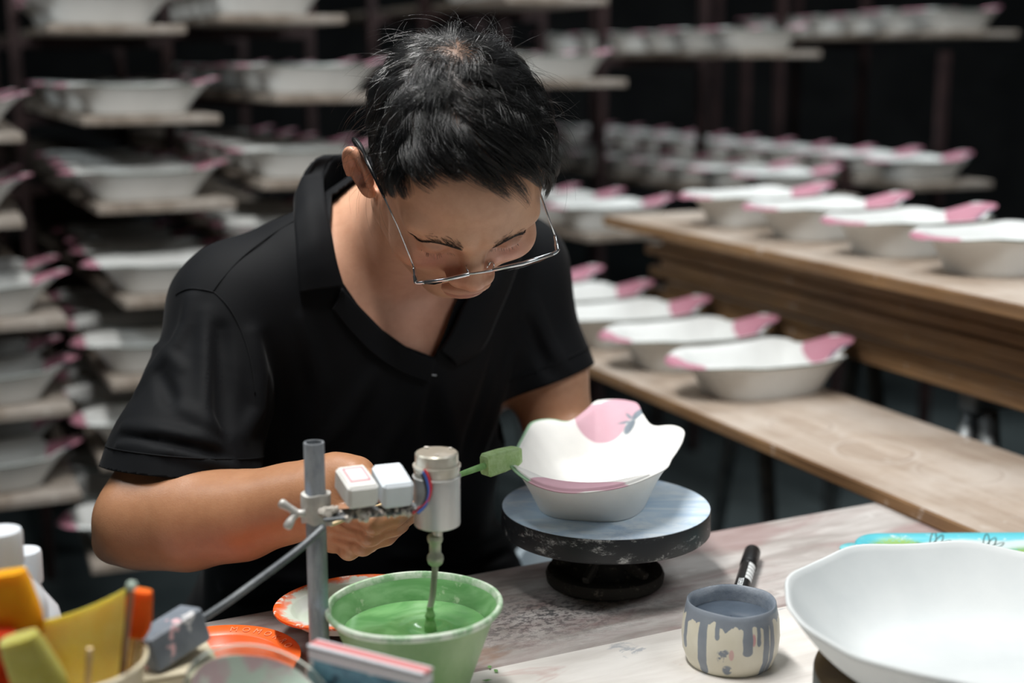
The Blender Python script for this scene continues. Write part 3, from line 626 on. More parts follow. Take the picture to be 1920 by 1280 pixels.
for a, w, z0 in ((-2.33, .105, .004), (-1.37, .105, .026), (-.92, .085, .002), (-.74, .075, .004), (-2.88, .08, .022), (-1.12, .05, .034), (-2.0, .05, .040)): m_ = mm.math('MAXIMUM', m_, drip(a, w, z0))
sm1 = mm.mul(mm.disc(th_, z, -1.86, .022, .13, .0075, .0015, rot=-.0), mm.ramp(mm.noise(130, 3), .42, .5)); sm2 = mm.mul(mm.disc(th_, z, -1.78, .0085, .10, .0050, .0012), mm.ramp(mm.noise(150, 3), .38, .46))
m_ = mm.math('MAXIMUM', m_, mm.math('MAXIMUM', sm1, sm2))
c = mm.mix(mm.ramp(mm.noise(30, 4), .3, .7), srgb(226, 220, 200), srgb(234, 229, 212)); c = mm.mix(mm.math('MAXIMUM', mm.mul(mm.disc(th_, z, -1.245, .037, .05, .0055), .8), mm.mul(mm.disc(th_, z, -1.70, .024, .05, .005), .6)), c, srgb(214, 150, 158))
c = mm.mix(m_, c, mm.mix(mm.noise(60, 4), srgb(128, 136, 148), srgb(150, 158, 168)))
mm.color(c).bump(mm.math('ADD', mm.math('MULTIPLY', m_, .6), mm.math('MULTIPLY', mm.noise(80, 4), .25)), .5, .0012)
ms_ = M('grey_slip_inside', .4); ms_.color(ms_.mix(ms_.ramp(ms_.noise(30, 5, .6), .35, .65), srgb(122, 132, 144), srgb(158, 165, 174))).bump(ms_.noise(45, 5), .5, .003)
mk = Pz(1368, 1238, .75); mkc = (float(mk[0]), float(mk[1]), .75)
MR = 93/FPX*1.26; MHt = float(P(1369, 1146, 1.262)[2])-.75
mug = thing('paint_mug', 'cream pot of dark grey slip with grey drips down its side', 'mug', mkc, (0, 0, 0))
wv = lambda r, z, t, j: (r, z+(.0007*math.sin(2*t+.6)+.0004*math.sin(5*t))*max(0, (z-MHt+.02)/.02))
G().lathe([(0, .002), (MR*.80, .002), (MR*.84, 0), (MR*.88, .002), (MR*.985, .014), (MR*1.01, .028), (MR*.985, MHt-.015), (MR*.93, MHt-.004), (MR*.915, MHt), (MR*.895, MHt+.0008)], 96, wob=wv).obj('mug_wall', mm.m, mug, 60)
G().lathe([(MR*.897, MHt+.0007), (MR*.86, MHt-.001), (MR*.84, MHt-.006), (MR*.86, MHt-.024), (0, MHt-.026)], 96, wob=lambda r, z, t, j: (r*(1-.035*max(0, math.sin(3*t+1.2))**2*(j == 2)), wv(r, z, t, j)[1])).obj('slip_coating', ms_.m, mug, 60)
G().lathe([(.0005, MHt-.0145), (MR*.4, MHt-.0145), (MR*.865, MHt-.0145)], 72).obj('liquid', pm('dark_grey_slip', (74, 84, 96), (88, 98, 110), 14, .1), mug, True)
mk_b = M('black_marker_body', .4); mk_b.color(mk_b.mix(mk_b.ramp(mk_b.noise(150, 4, .8), .63, .68), srgb(24, 25, 27), srgb(150, 150, 150)))
p0, p1 = Pz(1385, 1122, .7595), Pz(1411, 1034, .7595); ax = nrm(p1-p0)
pen = thing('marker_pen', 'short black marker pen with a white label lying behind the grey pot', 'marker', tuple(map(float, p0)))
L = float(np.linalg.norm(p1-p0)); fr = (ax, np.cross((0, 0, 1), ax), (0, 0, 1)); 
G().lathe([(0, -.02), (.0076, -.02), (.0084, -.018), (.0084, L*.66), (.0080, L*.665)], 28, ax=ax).obj('marker_body', mk_b.m, pen, 40)
G().lathe([(.0078, L*.66), (.0090, L*.665), (.0094, L*.68), (.0090, L*.985), (.0080, L), (0, L)], 28, ax=ax).obj('marker_cap', mk_b.m, pen, 40)
mlb = M('white_ruled_label', .5); X, Y, Z = mlb.xyz(mlb.tc.outputs['UV'])
mlb.color(mlb.mix(mlb.mul(mlb.gt(mlb.math('FRACT', mlb.math('MULTIPLY', Y, 5)), .84), 1), srgb(226, 228, 228), srgb(50, 52, 54)))
def wrap(name, a0, a1, z0, z1, m, r=.0086):
    g = G(); F = frame(ax); n = 10
    for i in range(n+1):
        a = a0+(a1-a0)*i/n
        for z in (z0, z1): g.v.append(tuple(np.array([r*math.cos(a), r*math.sin(a), z])@F))
    g.f = [(2*i, 2*i+2, 2*i+3, 2*i+1) for i in range(n)]; o = g.obj(name, m, pen, True); uv = o.data.uv_layers.new()
    for l in o.data.loops: uv.data[l.index].uv = ((l.vertex_index//2)/n, l.vertex_index % 2)
    return o
F = frame(ax); ups = math.atan2(F[1][2], F[0][2])
sgn = 1 if np.dot(np.cross(F[0], F[1]), ax) > 0 else -1
rightdir = math.atan2(np.dot(F[1], (1, 0, 0)), np.dot(F[0], (1, 0, 0)))
def between(f): # angle from up towards screen right
    d = (rightdir-ups+math.pi) % (2*math.pi)-math.pi; return ups+d*f
wrap('paper_label', between(.15), between(.85), L*.28, L*.62, mlb.m)
mbar = M('barcode_label', .5); X, Y, Z = mbar.xyz(mbar.tc.outputs['UV']); mbar.color(mbar.mix(mbar.mul(mbar.gt(mbar.noise(24, 1, .5, mbar.vec((.12, 1, 1), src=mbar.tc.outputs['UV'])), .5), mbar.ramp(mbar.math('ABSOLUTE', mbar.math('SUBTRACT', X, .5)), .40, .36)), srgb(214, 218, 220), srgb(46, 48, 52)))
wrap('barcode_label', between(-.28), between(.12), L*.02, L*.26, mbar.m)
# ------------------------------------------------------------------ big white bowl on its own wheel at the right
MBIG = M('bisque_white', .6, spec=.3); MBIG.color(MBIG.mix(MBIG.ramp(MBIG.noise(12, 5), .3, .7), srgb(206, 211, 212), srgb(216, 220, 220))).bump(MBIG.noise(90, 4), .08, .0008)
db = 1.13; bc = P(1838, 1140, db); RB = 362/FPX*db; zr = float(bc[2])
wheelz = zr-.058
MWOOD = M('brown_worn_wheel', .5); MWOOD.color(MWOOD.mix(MWOOD.ramp(MWOOD.noise(9, 6, .6), .35, .65), srgb(84, 66, 40), srgb(126, 104, 66))).bump(MWOOD.noise(40, 4), .1, .001)
wheel('banding_wheel', 'brown-topped banding wheel under the large white bowl at right', (float(bc[0]), float(bc[1]), .75), .1275, wheelz-.75, MWOOD.m, pm('slate_band', (70, 78, 80), (96, 100, 98), 20, .5, bump=.2), mi.m, th=.03)
def sc_b(r, z, t, j):
    k = max(0, (r/RB-.45)/.55); w = math.cos(9*t+.6)+.35*math.cos(18*t+1.0); return r*(1+.009*w*k*k), z+.0015*math.cos(9*t+.6)*k*k
hb_ = zr-wheelz
out = [(.0005, .004), (.078, .004), (.080, 0), (.084, 0), (.086, .003)]+[(.086+(RB-.086)*t**.80, .004+(hb_-.004)*t**1.5) for t in np.linspace(.06, 1, 18)]
inn = [(RB-.0012, hb_+.0022), (RB-.0038, hb_+.0014)]+[(.080+(RB-.0848)*t**.80-(.080)*t**.80*0, .0085+(hb_-.0085)*t**1.5) for t in np.linspace(.96, .02, 22)]
inn = [(RB-.0012, hb_+.0022), (RB-.0036, hb_+.0012)]+[(.082+(RB-.0865)*t**.80-.0*t, 0) if False else (.082+(RB-.082-.0045)*t**.80, .0085+(hb_-.0085)*t**1.5) for t in np.linspace(.96, .02, 22)]+[(.04, .0082), (.0005, .0082)]
bb = G().lathe(out+inn, 144, wob=sc_b).obj('large_bowl', MBIG.m, None, True); bb.location = (float(bc[0]), float(bc[1]), wheelz+.0002)
tag(bb, 'large white scalloped bowl on a brown wheel at the right edge', 'bowl')
# ------------------------------------------------------------------ turquoise tray behind it
mtq = M('turquoise_painted_ceramic', .3); x, y, z = mtq.xyz(); n = mtq.noise(24, 6, .65)
c = srgb(92, 196, 210)
c = mtq.mix(mtq.ramp(mtq.math('ADD', mtq.math('ADD', mtq.disc(x, y, -.025, .034, .045, .019, .012), mtq.disc(x, y, .06, .040, .04, .012, .012)), mtq.math('MULTIPLY', mtq.math('SUBTRACT', n, .5), .6)), .3, .75), c, srgb(210, 226, 226))
gs = mtq.ramp(mtq.noise(260, 3, .8), .30, .5)
c = mtq.mix(mtq.mul(mtq.math('MAXIMUM', mtq.disc(x, y, -.090, .036, .028, .021, .006), mtq.disc(x, y, .055, .010, .036, .024, .008)), gs), c, srgb(150, 186, 92))
c = mtq.mix(mtq.mul(mtq.ramp(mtq.noise(60, 5, .7), .60, .68), .8), c, srgb(226, 234, 234))
def leaf(cx, cy, ln, wd, rot):
    o = mtq.disc(x, y, cx, cy, ln, wd, .0005, rot); i = mtq.disc(x, y, cx, cy, ln*.86, wd*.62, .0005, rot); return mtq.math('SUBTRACT', o, i, clamp=True)
lv = None
for (cx, cy) in ((-.056, .030), (.000, .025)):
    for (dx, dy, ln, wd, ro) in ((.010, .016, .019, .0040, 1.0), (.013, .010, .017, .0038, .72), (.007, .022, .018, .0036, 1.2), (-.006, .008, .011, .0026, 2.2), (-.010, .005, .011, .0026, 2.5)):
        k = leaf(cx+dx, cy+dy, ln, wd, ro); lv = k if lv is None else mtq.math('MAXIMUM', lv, k)
c = mtq.mix(lv, c, srgb(44, 70, 62)); mtq.color(c).bump(mtq.noise(200, 3), .08, .0006)
tq = thing('painted_tray', 'turquoise dish with sponged green patches and thin leaf drawings, behind the large bowl', 'dish', (.505, 1.414, .7502), (0, 0, math.radians(1)))
def rr_slab(hx, hy, rad, prof, n=10):
    g = G(); rings = []
    for (ins, z) in prof:
        ring = []
        for (cx, cy, a0) in ((1, 1, 0), (-1, 1, 90), (-1, -1, 180), (1, -1, 270)):
            for i in range(n+1):
                a = math.radians(a0+90*i/n); r = max(rad-ins, .0005); ring.append((cx*(hx-rad)+r*math.cos(a), cy*(hy-rad)+r*math.sin(a), z))
        rings.append(ring)
    m = len(rings[0])
    for r in rings: g.v += r
    for k in range(len(rings)-1):
        for i in range(m): j = (i+1) % m; g.f.append((k*m+i, k*m+j, (k+1)*m+j, (k+1)*m+i))
    g.f.append(tuple(range(m))[::-1]); g.f.append(tuple((len(rings)-1)*m+i for i in range(m))); return g
hx, hy = .137, .070
g = rr_slab(hx, hy, .034, [(.050, 0), (.048, .003), (.030, .012), (.004, .024), (.0, .0265), (.0, .0290), (.002, .0310), (.006, .0315), (.014, .0290), (.026, .0270), (.0335, .0265)])
# the foot is drawn in towards the middle on every side
for i_, (x_, y_, z_) in enumerate(g.v):
    if z_ < .013: f_ = {0: .50, .003: .52, .012: .70}[round(z_, 3)]; g.v[i_] = (x_*f_-.012*(1-f_)*2, y_*f_-.02*(1-f_)*2, z_)
g.obj('tray_body', mtq.m, tq, 50)
G().lathe([(0, .0215), (.012, .0215), (.0155, .0235), (.0155, .0275), (.012, .0295), (0, .030)], 28, c=(-hx-.003, .030, 0)).obj('tray_handle', pm('turquoise_plain', (88, 192, 204), (140, 212, 218), 60, .3), tq, 40)
# ------------------------------------------------------------------ foreground left: cup of sponge brushes, bottles, carton, dish, leaflet box
CREAM = pm('cream_plastic', (228, 218, 192), (220, 208, 178), 10, .5, bump=.05)
cd = .985; cc = P(118, 1236, cd); cr = 150/FPX*cd
cup = thing('brush_cup', 'cream plastic tub holding sponge brushes at the lower left corner', 'cup', (float(cc[0]), float(cc[1]), .75))
ch = float(cc[2])-.75
G().lathe([(0, .002), (cr*.78, 0), (cr*.80, .002), (cr*.985, ch-.006), (cr*1.03, ch-.004), (cr*1.04, ch), (cr*1.0, ch+.001), (cr*.96, ch-.004), (cr*.77, .006), (0, .005)], 72).obj('cup_wall', CREAM, cup, 50)
def sponge_brush(label, tip, foot, w, t, ln, m, hm, bend=0.0, shape='block'):
    tip = np.asarray(tip); foot = np.asarray(foot); ax = nrm(tip-foot)
    r = thing('sponge_brush', label, 'brush', tuple(map(float, foot)), group='sponge brushes in the cream tub')
    sx = nrm(np.cross(ax, (0, 1, 0)))*1.0; sy = np.cross(ax, sx); sx = nrm(np.cross(ax, P(0, 640, 1)-P(960, 640, 1)*0-np.array([0, 0, CAMZ])*0)) if False else sx
    Lt = np.linalg.norm(tip-foot); G().tube([np.zeros(3), ax*(Lt-ln*.5)], .0028, 8).obj('stick', hm, r, 50)
    g = G(); n = 10; rows = 7
    for i in range(rows):
        q = i/(rows-1); p = ax*(Lt-ln+ln*q)+sx*bend*math.sin(q*1.5); s = (.86+.14*math.sin(math.pi*min(1, q*1.2+.1)))*(1 if 0 < i < rows-1 else .86); ww = w*(.72+.28*q if shape == 'fan' else 1)
        for k in range(16):
            a = 2*math.pi*k/16; e = (abs(math.cos(a))**4+abs(math.sin(a))**4)**-.25
            g.v.append(tuple(p+sx*math.cos(a)*e*ww/2*s+sy*math.sin(a)*e*t/2*s))
    for i in range(rows-1):
        for k in range(16): j = (k+1) % 16; g.f.append((i*16+k, i*16+j, i*16+16+j, i*16+16+k))
    g.f.append(tuple(range(16))[::-1]); g.f.append(tuple((rows-1)*16+k for k in range(16)))
    g.obj('sponge', m, r, 60); return r
def spm(name, a, b): return pm(name, a, b, 25, .85, bump=.5, bscale=260, bdist=.001, spec=.2)
YEL = spm('yellow_sponge', (244, 214, 96), (248, 226, 130)); AMB = spm('amber_sponge', (232, 168, 30), (224, 150, 24)); ORA = spm('orange_sponge', (236, 104, 30), (226, 84, 26)); OLV = spm('olive_sponge', (166, 160, 72), (186, 182, 104)); RED = spm('red_orange_sponge', (206, 62, 20), (190, 48, 16))
for m_ in (YEL, AMB, ORA, OLV): b_ = m_.node_tree.nodes['Principled BSDF']; b_.inputs['Subsurface Weight'].default_value = .55; b_.inputs['Subsurface Radius'].default_value = (1, .8, .3); b_.inputs['Subsurface Scale'].default_value = .012
f0 = np.array([cc[0], cc[1], .765])
def F_(dx, dy): return f0+np.array([dx, dy, 0])
yw = thing('sponge_brush', 'large yellow sponge wedge curving out of the cream tub', 'brush', tuple(map(float, F_(-.002, .010))), group='sponge brushes in the cream tub')
YO = np.array(yw.location); g = G(); nu, nv = 16, 9
for side in (0, 1):
    for i in range(nu):
        t = i/(nu-1); x = 64+172*t; yt = 1166-30*t-34*t*t; yb = 1300
        for j in range(nv):
            q = j/(nv-1); px = x+(8-20*t)*q*(1-t*.2)+10*math.sin(3*t)*q*(1-q); py = yt+(yb-yt)*q
            d = .985+.020*math.sin(math.pi*(t*.9+.05))*-1+.012*t+(.019 if side else 0)*(math.sin(math.pi*min(1, max(0, t)))**.35*.9+.1)
            g.v.append(tuple(P(px, py, d)-YO))
S = nu*nv
for i in range(nu-1):
    for j in range(nv-1):
        a = i*nv+j; g.f.append((a, a+1, a+nv+1, a+nv)); g.f.append((S+a, S+a+nv, S+a+nv+1, S+a+1))
for i in range(nu-1): g.f.append((i*nv, i*nv+nv, S+i*nv+nv, S+i*nv)); e = i*nv+nv-1; g.f.append((e, S+e, S+e+nv, e+nv))
for j in range(nv-1): g.f.append((j, S+j, S+j+1, j+1)); e = (nu-1)*nv+j; g.f.append((e, e+1, S+e+1, S+e))
g.obj('sponge', YEL, yw, 50)
g = G().tube([P(168, 1215, .958)-YO, P(164, 1292, .966)-YO], .0022, 8).obj('stick', STICK, yw, 50)
sponge_brush('orange sponge brush at the right of the cream tub', P(264, 1106, 1.008), F_(.020, .024), .021, .016, .034, ORA, STICK)
sponge_brush('amber sponge brush standing at the far left of the tub', P(14, 1072, .965), F_(-.004, -.006), .032, .020, .048, AMB, STICK)
sponge_brush('small olive green sponge brush low at the front of the tub', P(34, 1194, .925), F_(.034, -.024), .034, .018, .055, OLV, STICK)
sponge_brush('red-orange sponge brush in the lower left corner of the tub', P(-4, 1188, .955), F_(-.022, -.014), .030, .020, .06, RED, STICK)
dw = thing('dowel', 'thin brown stick with a pale knob standing in the cream tub', 'stick', tuple(map(float, F_(.026, -.008))))
tp_ = P(247, 1098, .955)-np.array(dw.location); G().tube([np.zeros(3), tp_], .0022, 8).obj('rod', pm('brown_dowel', (150, 108, 74), (130, 92, 62), 20, .5), dw, 50)
G().lathe([(0, -.0035), (.003, -.002), (.0038, 0), (.003, .0025), (0, .0037)], 14, c=tp_).obj('knob', pm('pale_knob', (196, 214, 200), rough=.4), dw, True)
BOT = pm('white_bottle_plastic', (226, 232, 238), (216, 224, 232), 8, .4)
def bottle(label, top, R, m=BOT):
    r = thing('bottle', label, 'bottle', (float(top[0]), float(top[1]), .75), group='white bottles at the left'); H = float(top[2])-.75
    G().lathe([(0, .001), (R*.92, 0), (R, .004), (R, H-.062), (R*.9, H-.050), (R*.55, H-.036), (R*.42, H-.028), (R*.42, H-.024), (0, H-.024)], 40).obj('bottle_body', m, r, 50)
    G().lathe([(R*.46, H-.027), (R*.53, H-.026), (R*.53, H-.003), (R*.50, H), (0, H)], 36, wob=lambda a, z, t, j: (a*(1+(.02*math.cos(24*t) if a > R*.5 else 0)), z)).obj('bottle_cap', m, r, 40)
bottle('white plastic bottle with a ribbed cap, taller of the two at left edge', P(-2, 994, 1.055), .031)
bottle('white plastic bottle with a ribbed cap, shorter of the two by the sponges', P(42, 1032, 1.125), .027)
q = P(322, 1231, 1.06); bxh = float(q[2])-.760
bxc = thing('carton', 'closed cream carton standing under the grey switch box', 'box', (float(q[0])-.002, float(q[1])+.012, .75), (0, 0, .42))
G().box((0, 0, bxh/2), (.062, .050, bxh), bev=.0016).obj('carton_body', CREAM, bxc)
G().box((0, 0, bxh+.0008), (.0625, .0505, .0022), bev=.0008).obj('carton_lid', CREAM, bxc)
# clear dish with pale slip inside, tilted
mgl = M('clear_plastic', .08); mgl.b.inputs['Transmission Weight'].default_value = .92; mgl.color(srgb(226, 236, 230)); mgl.b.inputs['IOR'].default_value = 1.22
mres = M('mint_and_pink_residue', .5); c = mres.mix(mres.ramp(mres.noise(16, 4, .5, None, .8), .41, .50), srgb(206, 230, 214), srgb(212, 192, 194)); mres.color(mres.mix(mres.ramp(mres.noise(30, 4), .6, .66), c, srgb(226, 232, 222)))
dp = P(486, 1308, .985); dish = thing('clear_dish', 'tilted clear plastic dish with mint and pink slip drying in it', 'dish', tuple(map(float, dp)), (math.radians(13), math.radians(20), 0))
DR = .053
G().lathe([(0, -.028), (DR*.70, -.027), (DR*.78, -.022), (DR*.97, -.001), (DR*1.0, .001), (DR*1.0, .0026), (DR*.965, .0026), (DR*.94, -.001), (DR*.75, -.0205), (DR*.68, -.0250), (0, -.0258)], 72).obj('dish_wall', mgl.m, dish, 50)
G().lathe([(.0005, -.0240), (DR*.69, -.0238), (DR*.78, -.0155), (DR*.90, -.003), (DR*.905, -.0035)], 72, wob=lambda r, z, t, j: (r*(1+.02*math.sin(4*t+j)), z)).obj('dried_slip', mres.m, dish, 50)
sup = thing('jar', 'short glass jar under the tilted clear dish', 'jar', (float(dp[0])-.004, float(dp[1])+.006, .75)); hj = float(dp[2])-.75-.046
G().lathe([(0, .001), (.024, 0), (.026, .003), (.026, hj-.010), (.022, hj-.004), (.022, hj), (0, hj)], 40).obj('jar_body', CREAM, sup, 40)
# printed box with a blue picture
mbl = M('blue_printed_card', .35); X, Y, Z = mbl.xyz(mbl.tc.outputs['Generated'])
c = mbl.mix(mbl.ramp(mbl.noise(30, 4, .6), .38, .62), srgb(34, 92, 116), srgb(98, 160, 182)); c = mbl.mix(mbl.ramp(mbl.voro(70), .20, .14), c, srgb(226, 230, 228)); c = mbl.mix(mbl.ramp(mbl.noise(22, 3, .5, mbl.vec((1, 1, 1), (4, 4, 2))), .60, .66), c, srgb(24, 66, 88))
c = mbl.mix(mbl.gt(Z, .935), c, srgb(224, 226, 230)); mbl.color(c)
b0, b1 = P(586, 1212, 1.035), P(803, 1252, .985); bxx = np.array([b1[0]-b0[0], b1[1]-b0[1], 0]); wl = np.linalg.norm(bxx); bm = (b0+b1)/2
zt = min(b0[2], b1[2]); pk = thing('printed_box', 'blue picture-printed carton with a white and red top at the front', 'box', (float(bm[0]), float(bm[1]), .75), (0, 0, math.atan2(bxx[1], bxx[0])))
hb2 = float(b1[2])-.75-.004; G().box((0, 0, hb2/2), (wl, .013, hb2), bev=.0012).obj('box_body', mbl.m, pk)
RW = M('white_and_red_lid', .5); X, Y, Z = RW.xyz(RW.tc.outputs['Generated']); RW.color(RW.mix(RW.ramp(RW.math('ABSOLUTE', RW.math('SUBTRACT', Y, .5)), .36, .30), srgb(220, 224, 230), srgb(206, 128, 128)))
G().box((0, 0, hb2+.0012), (wl+.0006, .0136, .0022), bev=.0008).obj('box_lid', RW.m, pk)
q = P(846, 1322, 1.035); wb = thing('white_dish', 'white round dish beside the printed box at the bottom edge', 'dish', (float(q[0]), float(q[1]), .75)); hw = float(q[2])-.75
G().lathe([(0, .002), (.018, 0), (.020, .002), (.0325, hw-.002), (.034, hw), (.0325, hw+.0004), (.019, .006), (0, .005)], 64).obj('dish_wall', MBIG.m, wb, 50)
# a pale bin on the floor beyond the table, a few leaf scraps on the table
q = P(1032, 1049, 2.35); bn = thing('floor_bin', 'pale grey plastic bin on the floor beyond the table edge', 'bin', (float(q[0])+.08, float(q[1]), 0)); hq = float(q[2])
G().lathe([(0, .004), (.10, 0), (.105, .004), (.135, hq-.01), (.142, hq-.008), (.142, hq), (.132, hq), (.10, .01), (0, .01)], 48).obj('bin_wall', pm('pale_bin', (176, 188, 196), (190, 200, 206), 8, .5), bn, 50)
for i, (px, py) in enumerate([(918, 1251), (930, 1258), (914, 1276)]):
    q = Pz(px, py, .7508); g = G(); a = rng.uniform(0, 3)
    g.add([(math.cos(a+t)*r, math.sin(a+t)*r*.8, .0004+.0006*(k % 2)) for k, (t, r) in enumerate([(0, .005), (.9, .0022), (2.3, .0024), (3.1, .0052), (4, .0022), (5.4, .0023)])]+[(0, 0, .0016)], [(0, 1, 6), (1, 2, 6), (2, 3, 6), (3, 4, 6), (4, 5, 6), (5, 0, 6)])
    o = g.obj('slip_scrap', GREEN_D); o.location = tuple(map(float, q)); tag(o, ['tiny scrap of dried green slip right of the bucket, farthest of three', 'tiny scrap of dried green slip right of the bucket, rightmost of three', 'tiny scrap of dried green slip at the bottom edge by the bucket'][i], 'scrap', 'dried slip scraps')
# ------------------------------------------------------------------ the person: implicit surfaces meshed by surface nets
def smin(a, b, k):
    h = np.maximum(k-np.abs(a-b), 0)/k; return np.minimum(a, b)-h*h*k*.25
def smax(a, b, k): return -smin(-a, -b, k)
def ell(p, c, r, R=None):
    q = p-np.asarray(c, np.float32)
    if R is not None: q = q@np.asarray(R, np.float32).T
    r = np.asarray(r, np.float32); k0 = np.sqrt(((q/r)**2).sum(1)); k1 = np.sqrt(((q/r**2)**2).sum(1)); return k0*(k0-1)/np.maximum(k1, 1e-6)
def cone(p, a, b, r1, r2):
    a = np.asarray(a, np.float32); b = np.asarray(b, np.float32); d = b-a
    t = np.clip(((p-a)@d)/max(float(d@d), 1e-12), 0, 1)
    return np.sqrt(((p-a-t[:, None]*d)**2).sum(1))-(r1+(r2-r1)*t)
def chain(p, pts, rs, k=.012):
    o = None
    for i in range(len(pts)-1):
        d = cone(p, pts[i], pts[i+1], rs[i], rs[i+1]); o = d if o is None else smin(o, d, k)
    return o
def grp(f, c, R, margin=.035):
    c = np.asarray(c, np.float32)
    def g(p):
        d = np.sqrt(((p-c)**2).sum(1))-R; o = np.maximum(d, .02)+.02; m = d < margin
        if m.any(): o[m] = f(p[m])
        return o
    return g
def surface_net(f, lo, hi, h, B=8, slack=1.7):
    lo = np.asarray(lo, float); hi = np.asarray(hi, float); nb = np.ceil((hi-lo)/(h*B)).astype(int)
    gi = np.stack(np.meshgrid(*[np.arange(n) for n in nb], indexing='ij'), -1).reshape(-1, 3)
    cen = (lo+(gi+.5)*h*B).astype(np.float32); d = np.concatenate([f(c) for c in np.array_split(cen, max(1, len(cen)//200000))])
    gi = gi[np.abs(d) < h*B*.87*slack]
    off = np.stack(np.meshgrid(*[np.arange(B+1)]*3, indexing='ij'), -1).reshape(-1, 3); n1 = B+1
    dims = nb*B+2; ids = []; vs = []; sg = []
    cor = [(i, j, k) for i in (0, 1) for j in (0, 1) for k in (0, 1)]
    edges = [(a, b) for a in range(8) for b in range(8) if a < b and sum(abs(np.array(cor[a])-np.array(cor[b]))) == 1]
    for ch in np.array_split(gi, max(1, len(gi)//400)):
        g = (ch[:, None]*B+off[None]); V = f((lo+g.reshape(-1, 3)*h).astype(np.float32)).reshape(len(ch), n1, n1, n1)
        C = np.stack([V[:, i:i+B, j:j+B, k:k+B] for i, j, k in cor], -1).reshape(-1, 8)
        neg = C < 0; m = neg.any(1) & ~neg.all(1); C = C[m]; neg = neg[m]
        base = (ch[:, None]*B+np.stack(np.meshgrid(*[np.arange(B)]*3, indexing='ij'), -1).reshape(-1, 3)[None]).reshape(-1, 3)[m]
        acc = np.zeros((len(C), 3)); cnt = np.zeros(len(C))
        for a, b in edges:
            x = neg[:, a] != neg[:, b]; t = np.where(x, C[:, a]/np.where(x, C[:, a]-C[:, b], 1), 0)[:, None]
            acc += np.where(x[:, None], np.array(cor[a])+(np.array(cor[b])-np.array(cor[a]))*t, 0); cnt += x
        vs.append(lo+(base+acc/cnt[:, None])*h); ids.append((base[:, 0]*dims[1]+base[:, 1])*dims[2]+base[:, 2]); sg.append(neg[:, [0, 4, 2, 1]])
    ids = np.concatenate(ids); vs = np.concatenate(vs); sg = np.concatenate(sg)
    o = np.argsort(ids); ids, vs, sg = ids[o], vs[o], sg[o]
    st = np.array([dims[1]*dims[2], dims[2], 1]); faces = []
    for ax in range(3):
        m = np.nonzero(sg[:, 0] != sg[:, 1+ax])[0]; b, c = st[(ax+1) % 3], st[(ax+2) % 3]
        q = np.stack([ids[m]-b-c, ids[m]-c, ids[m], ids[m]-b], 1); w = np.searchsorted(ids, q); w = np.minimum(w, len(ids)-1)
        ok = (ids[w] == q).all(1); w = w[ok]; s = sg[m[ok], 0]
        faces.append(np.where(s[:, None], w, w[:, ::-1]))
    F = np.concatenate(faces); v = vs.astype(np.float32)
    for _ in range(2):
        d0 = f(v); e = np.float32(h*.25); gr = np.stack([f(v+np.eye(3, dtype=np.float32)[i]*e)-d0 for i in range(3)], 1)/e
        v = v-np.clip(d0, -h, h)[:, None]*gr/np.maximum((gr**2).sum(1), .2)[:, None]
    return v, F
def np_mesh(name, v, F, mats, parent=None, col=None, smooth=True):
    me = bpy.data.meshes.new(name); n = len(v); me.vertices.add(n); me.vertices.foreach_set('co', np.asarray(v, np.float32).ravel())
    k = F.shape[1]; me.loops.add(F.size); me.loops.foreach_set('vertex_index', F.astype(np.int32).ravel()); me.polygons.add(len(F))
    me.polygons.foreach_set('loop_start', np.arange(0, F.size, k, dtype=np.int32)); me.polygons.foreach_set('use_smooth', np.full(len(F), smooth))
    me.update(calc_edges=True); me.validate()
    if col is not None:
        a = me.color_attributes.new('Col', 'FLOAT_COLOR', 'POINT'); a.data.foreach_set('color', np.c_[col, np.ones(n)].astype(np.float32).ravel())
    me.materials.append(mats); o = bpy.data.objects.new(name, me); COL.objects.link(o)
    if parent: o.parent = parent
    return o
def clip_mesh(v, F, g):
    """keep the part of a triangle mesh where g > 0, cutting triangles cleanly"""
    T = np.concatenate([F[:, [0, 1, 2]], F[:, [0, 2, 3]]]) if F.shape[1] == 4 else F
    s = g > 0; n = s[T].sum(1); out = [T[n == 3]]; V = [v]; base = len(v); memo = {}; new = []
    def cut(a, b):
        k = (a, b) if a < b else (b, a)
        if k not in memo:
            t = g[k[0]]/(g[k[0]]-g[k[1]]); memo[k] = base+len(new); new.append(v[k[0]]+(v[k[1]]-v[k[0]])*t)
        return memo[k]
    ex = []
    for t in T[(n == 1) | (n == 2)]:
        i = int(np.nonzero(s[t] if s[t].sum() == 1 else ~s[t])[0][0]); a, b, c = int(t[i]), int(t[(i+1) % 3]), int(t[(i+2) % 3])
        if s[t].sum() == 1: ex.append((a, cut(a, b), cut(a, c)))
        else: p, q = cut(a, b), cut(a, c); ex += [(p, b, c), (p, c, q)]
    if ex: out.append(np.array(ex))
    v2 = np.concatenate([v, np.array(new, v.dtype).reshape(-1, 3)]); T2 = np.concatenate(out); used = np.unique(T2); re = np.full(len(v2), -1); re[used] = np.arange(len(used))
    return v2[used], re[T2]
def proj(p):
    q = np.asarray(p, float)-np.array([0, 0, CAMZ]); d = q[..., 1]*CP-q[..., 2]*SP; v = -(q[..., 1]*SP+q[..., 2]*CP)
    return np.stack([960+FPX*q[..., 0]/d, 640+FPX*v/d, d], -1)
def hit(f, px, py, d0=1.0, d1=2.2):
    d = d0; best = (9, d0)
    for _ in range(90):
        s = float(f(P(px, py, d)[None].astype(np.float32))[0])
        if s < best[0]: best = (s, d)
        if s < .0004 or d > d1: break
        d += max(s*.7, .0006)
    return P(px, py, best[1] if d > d1 else d)
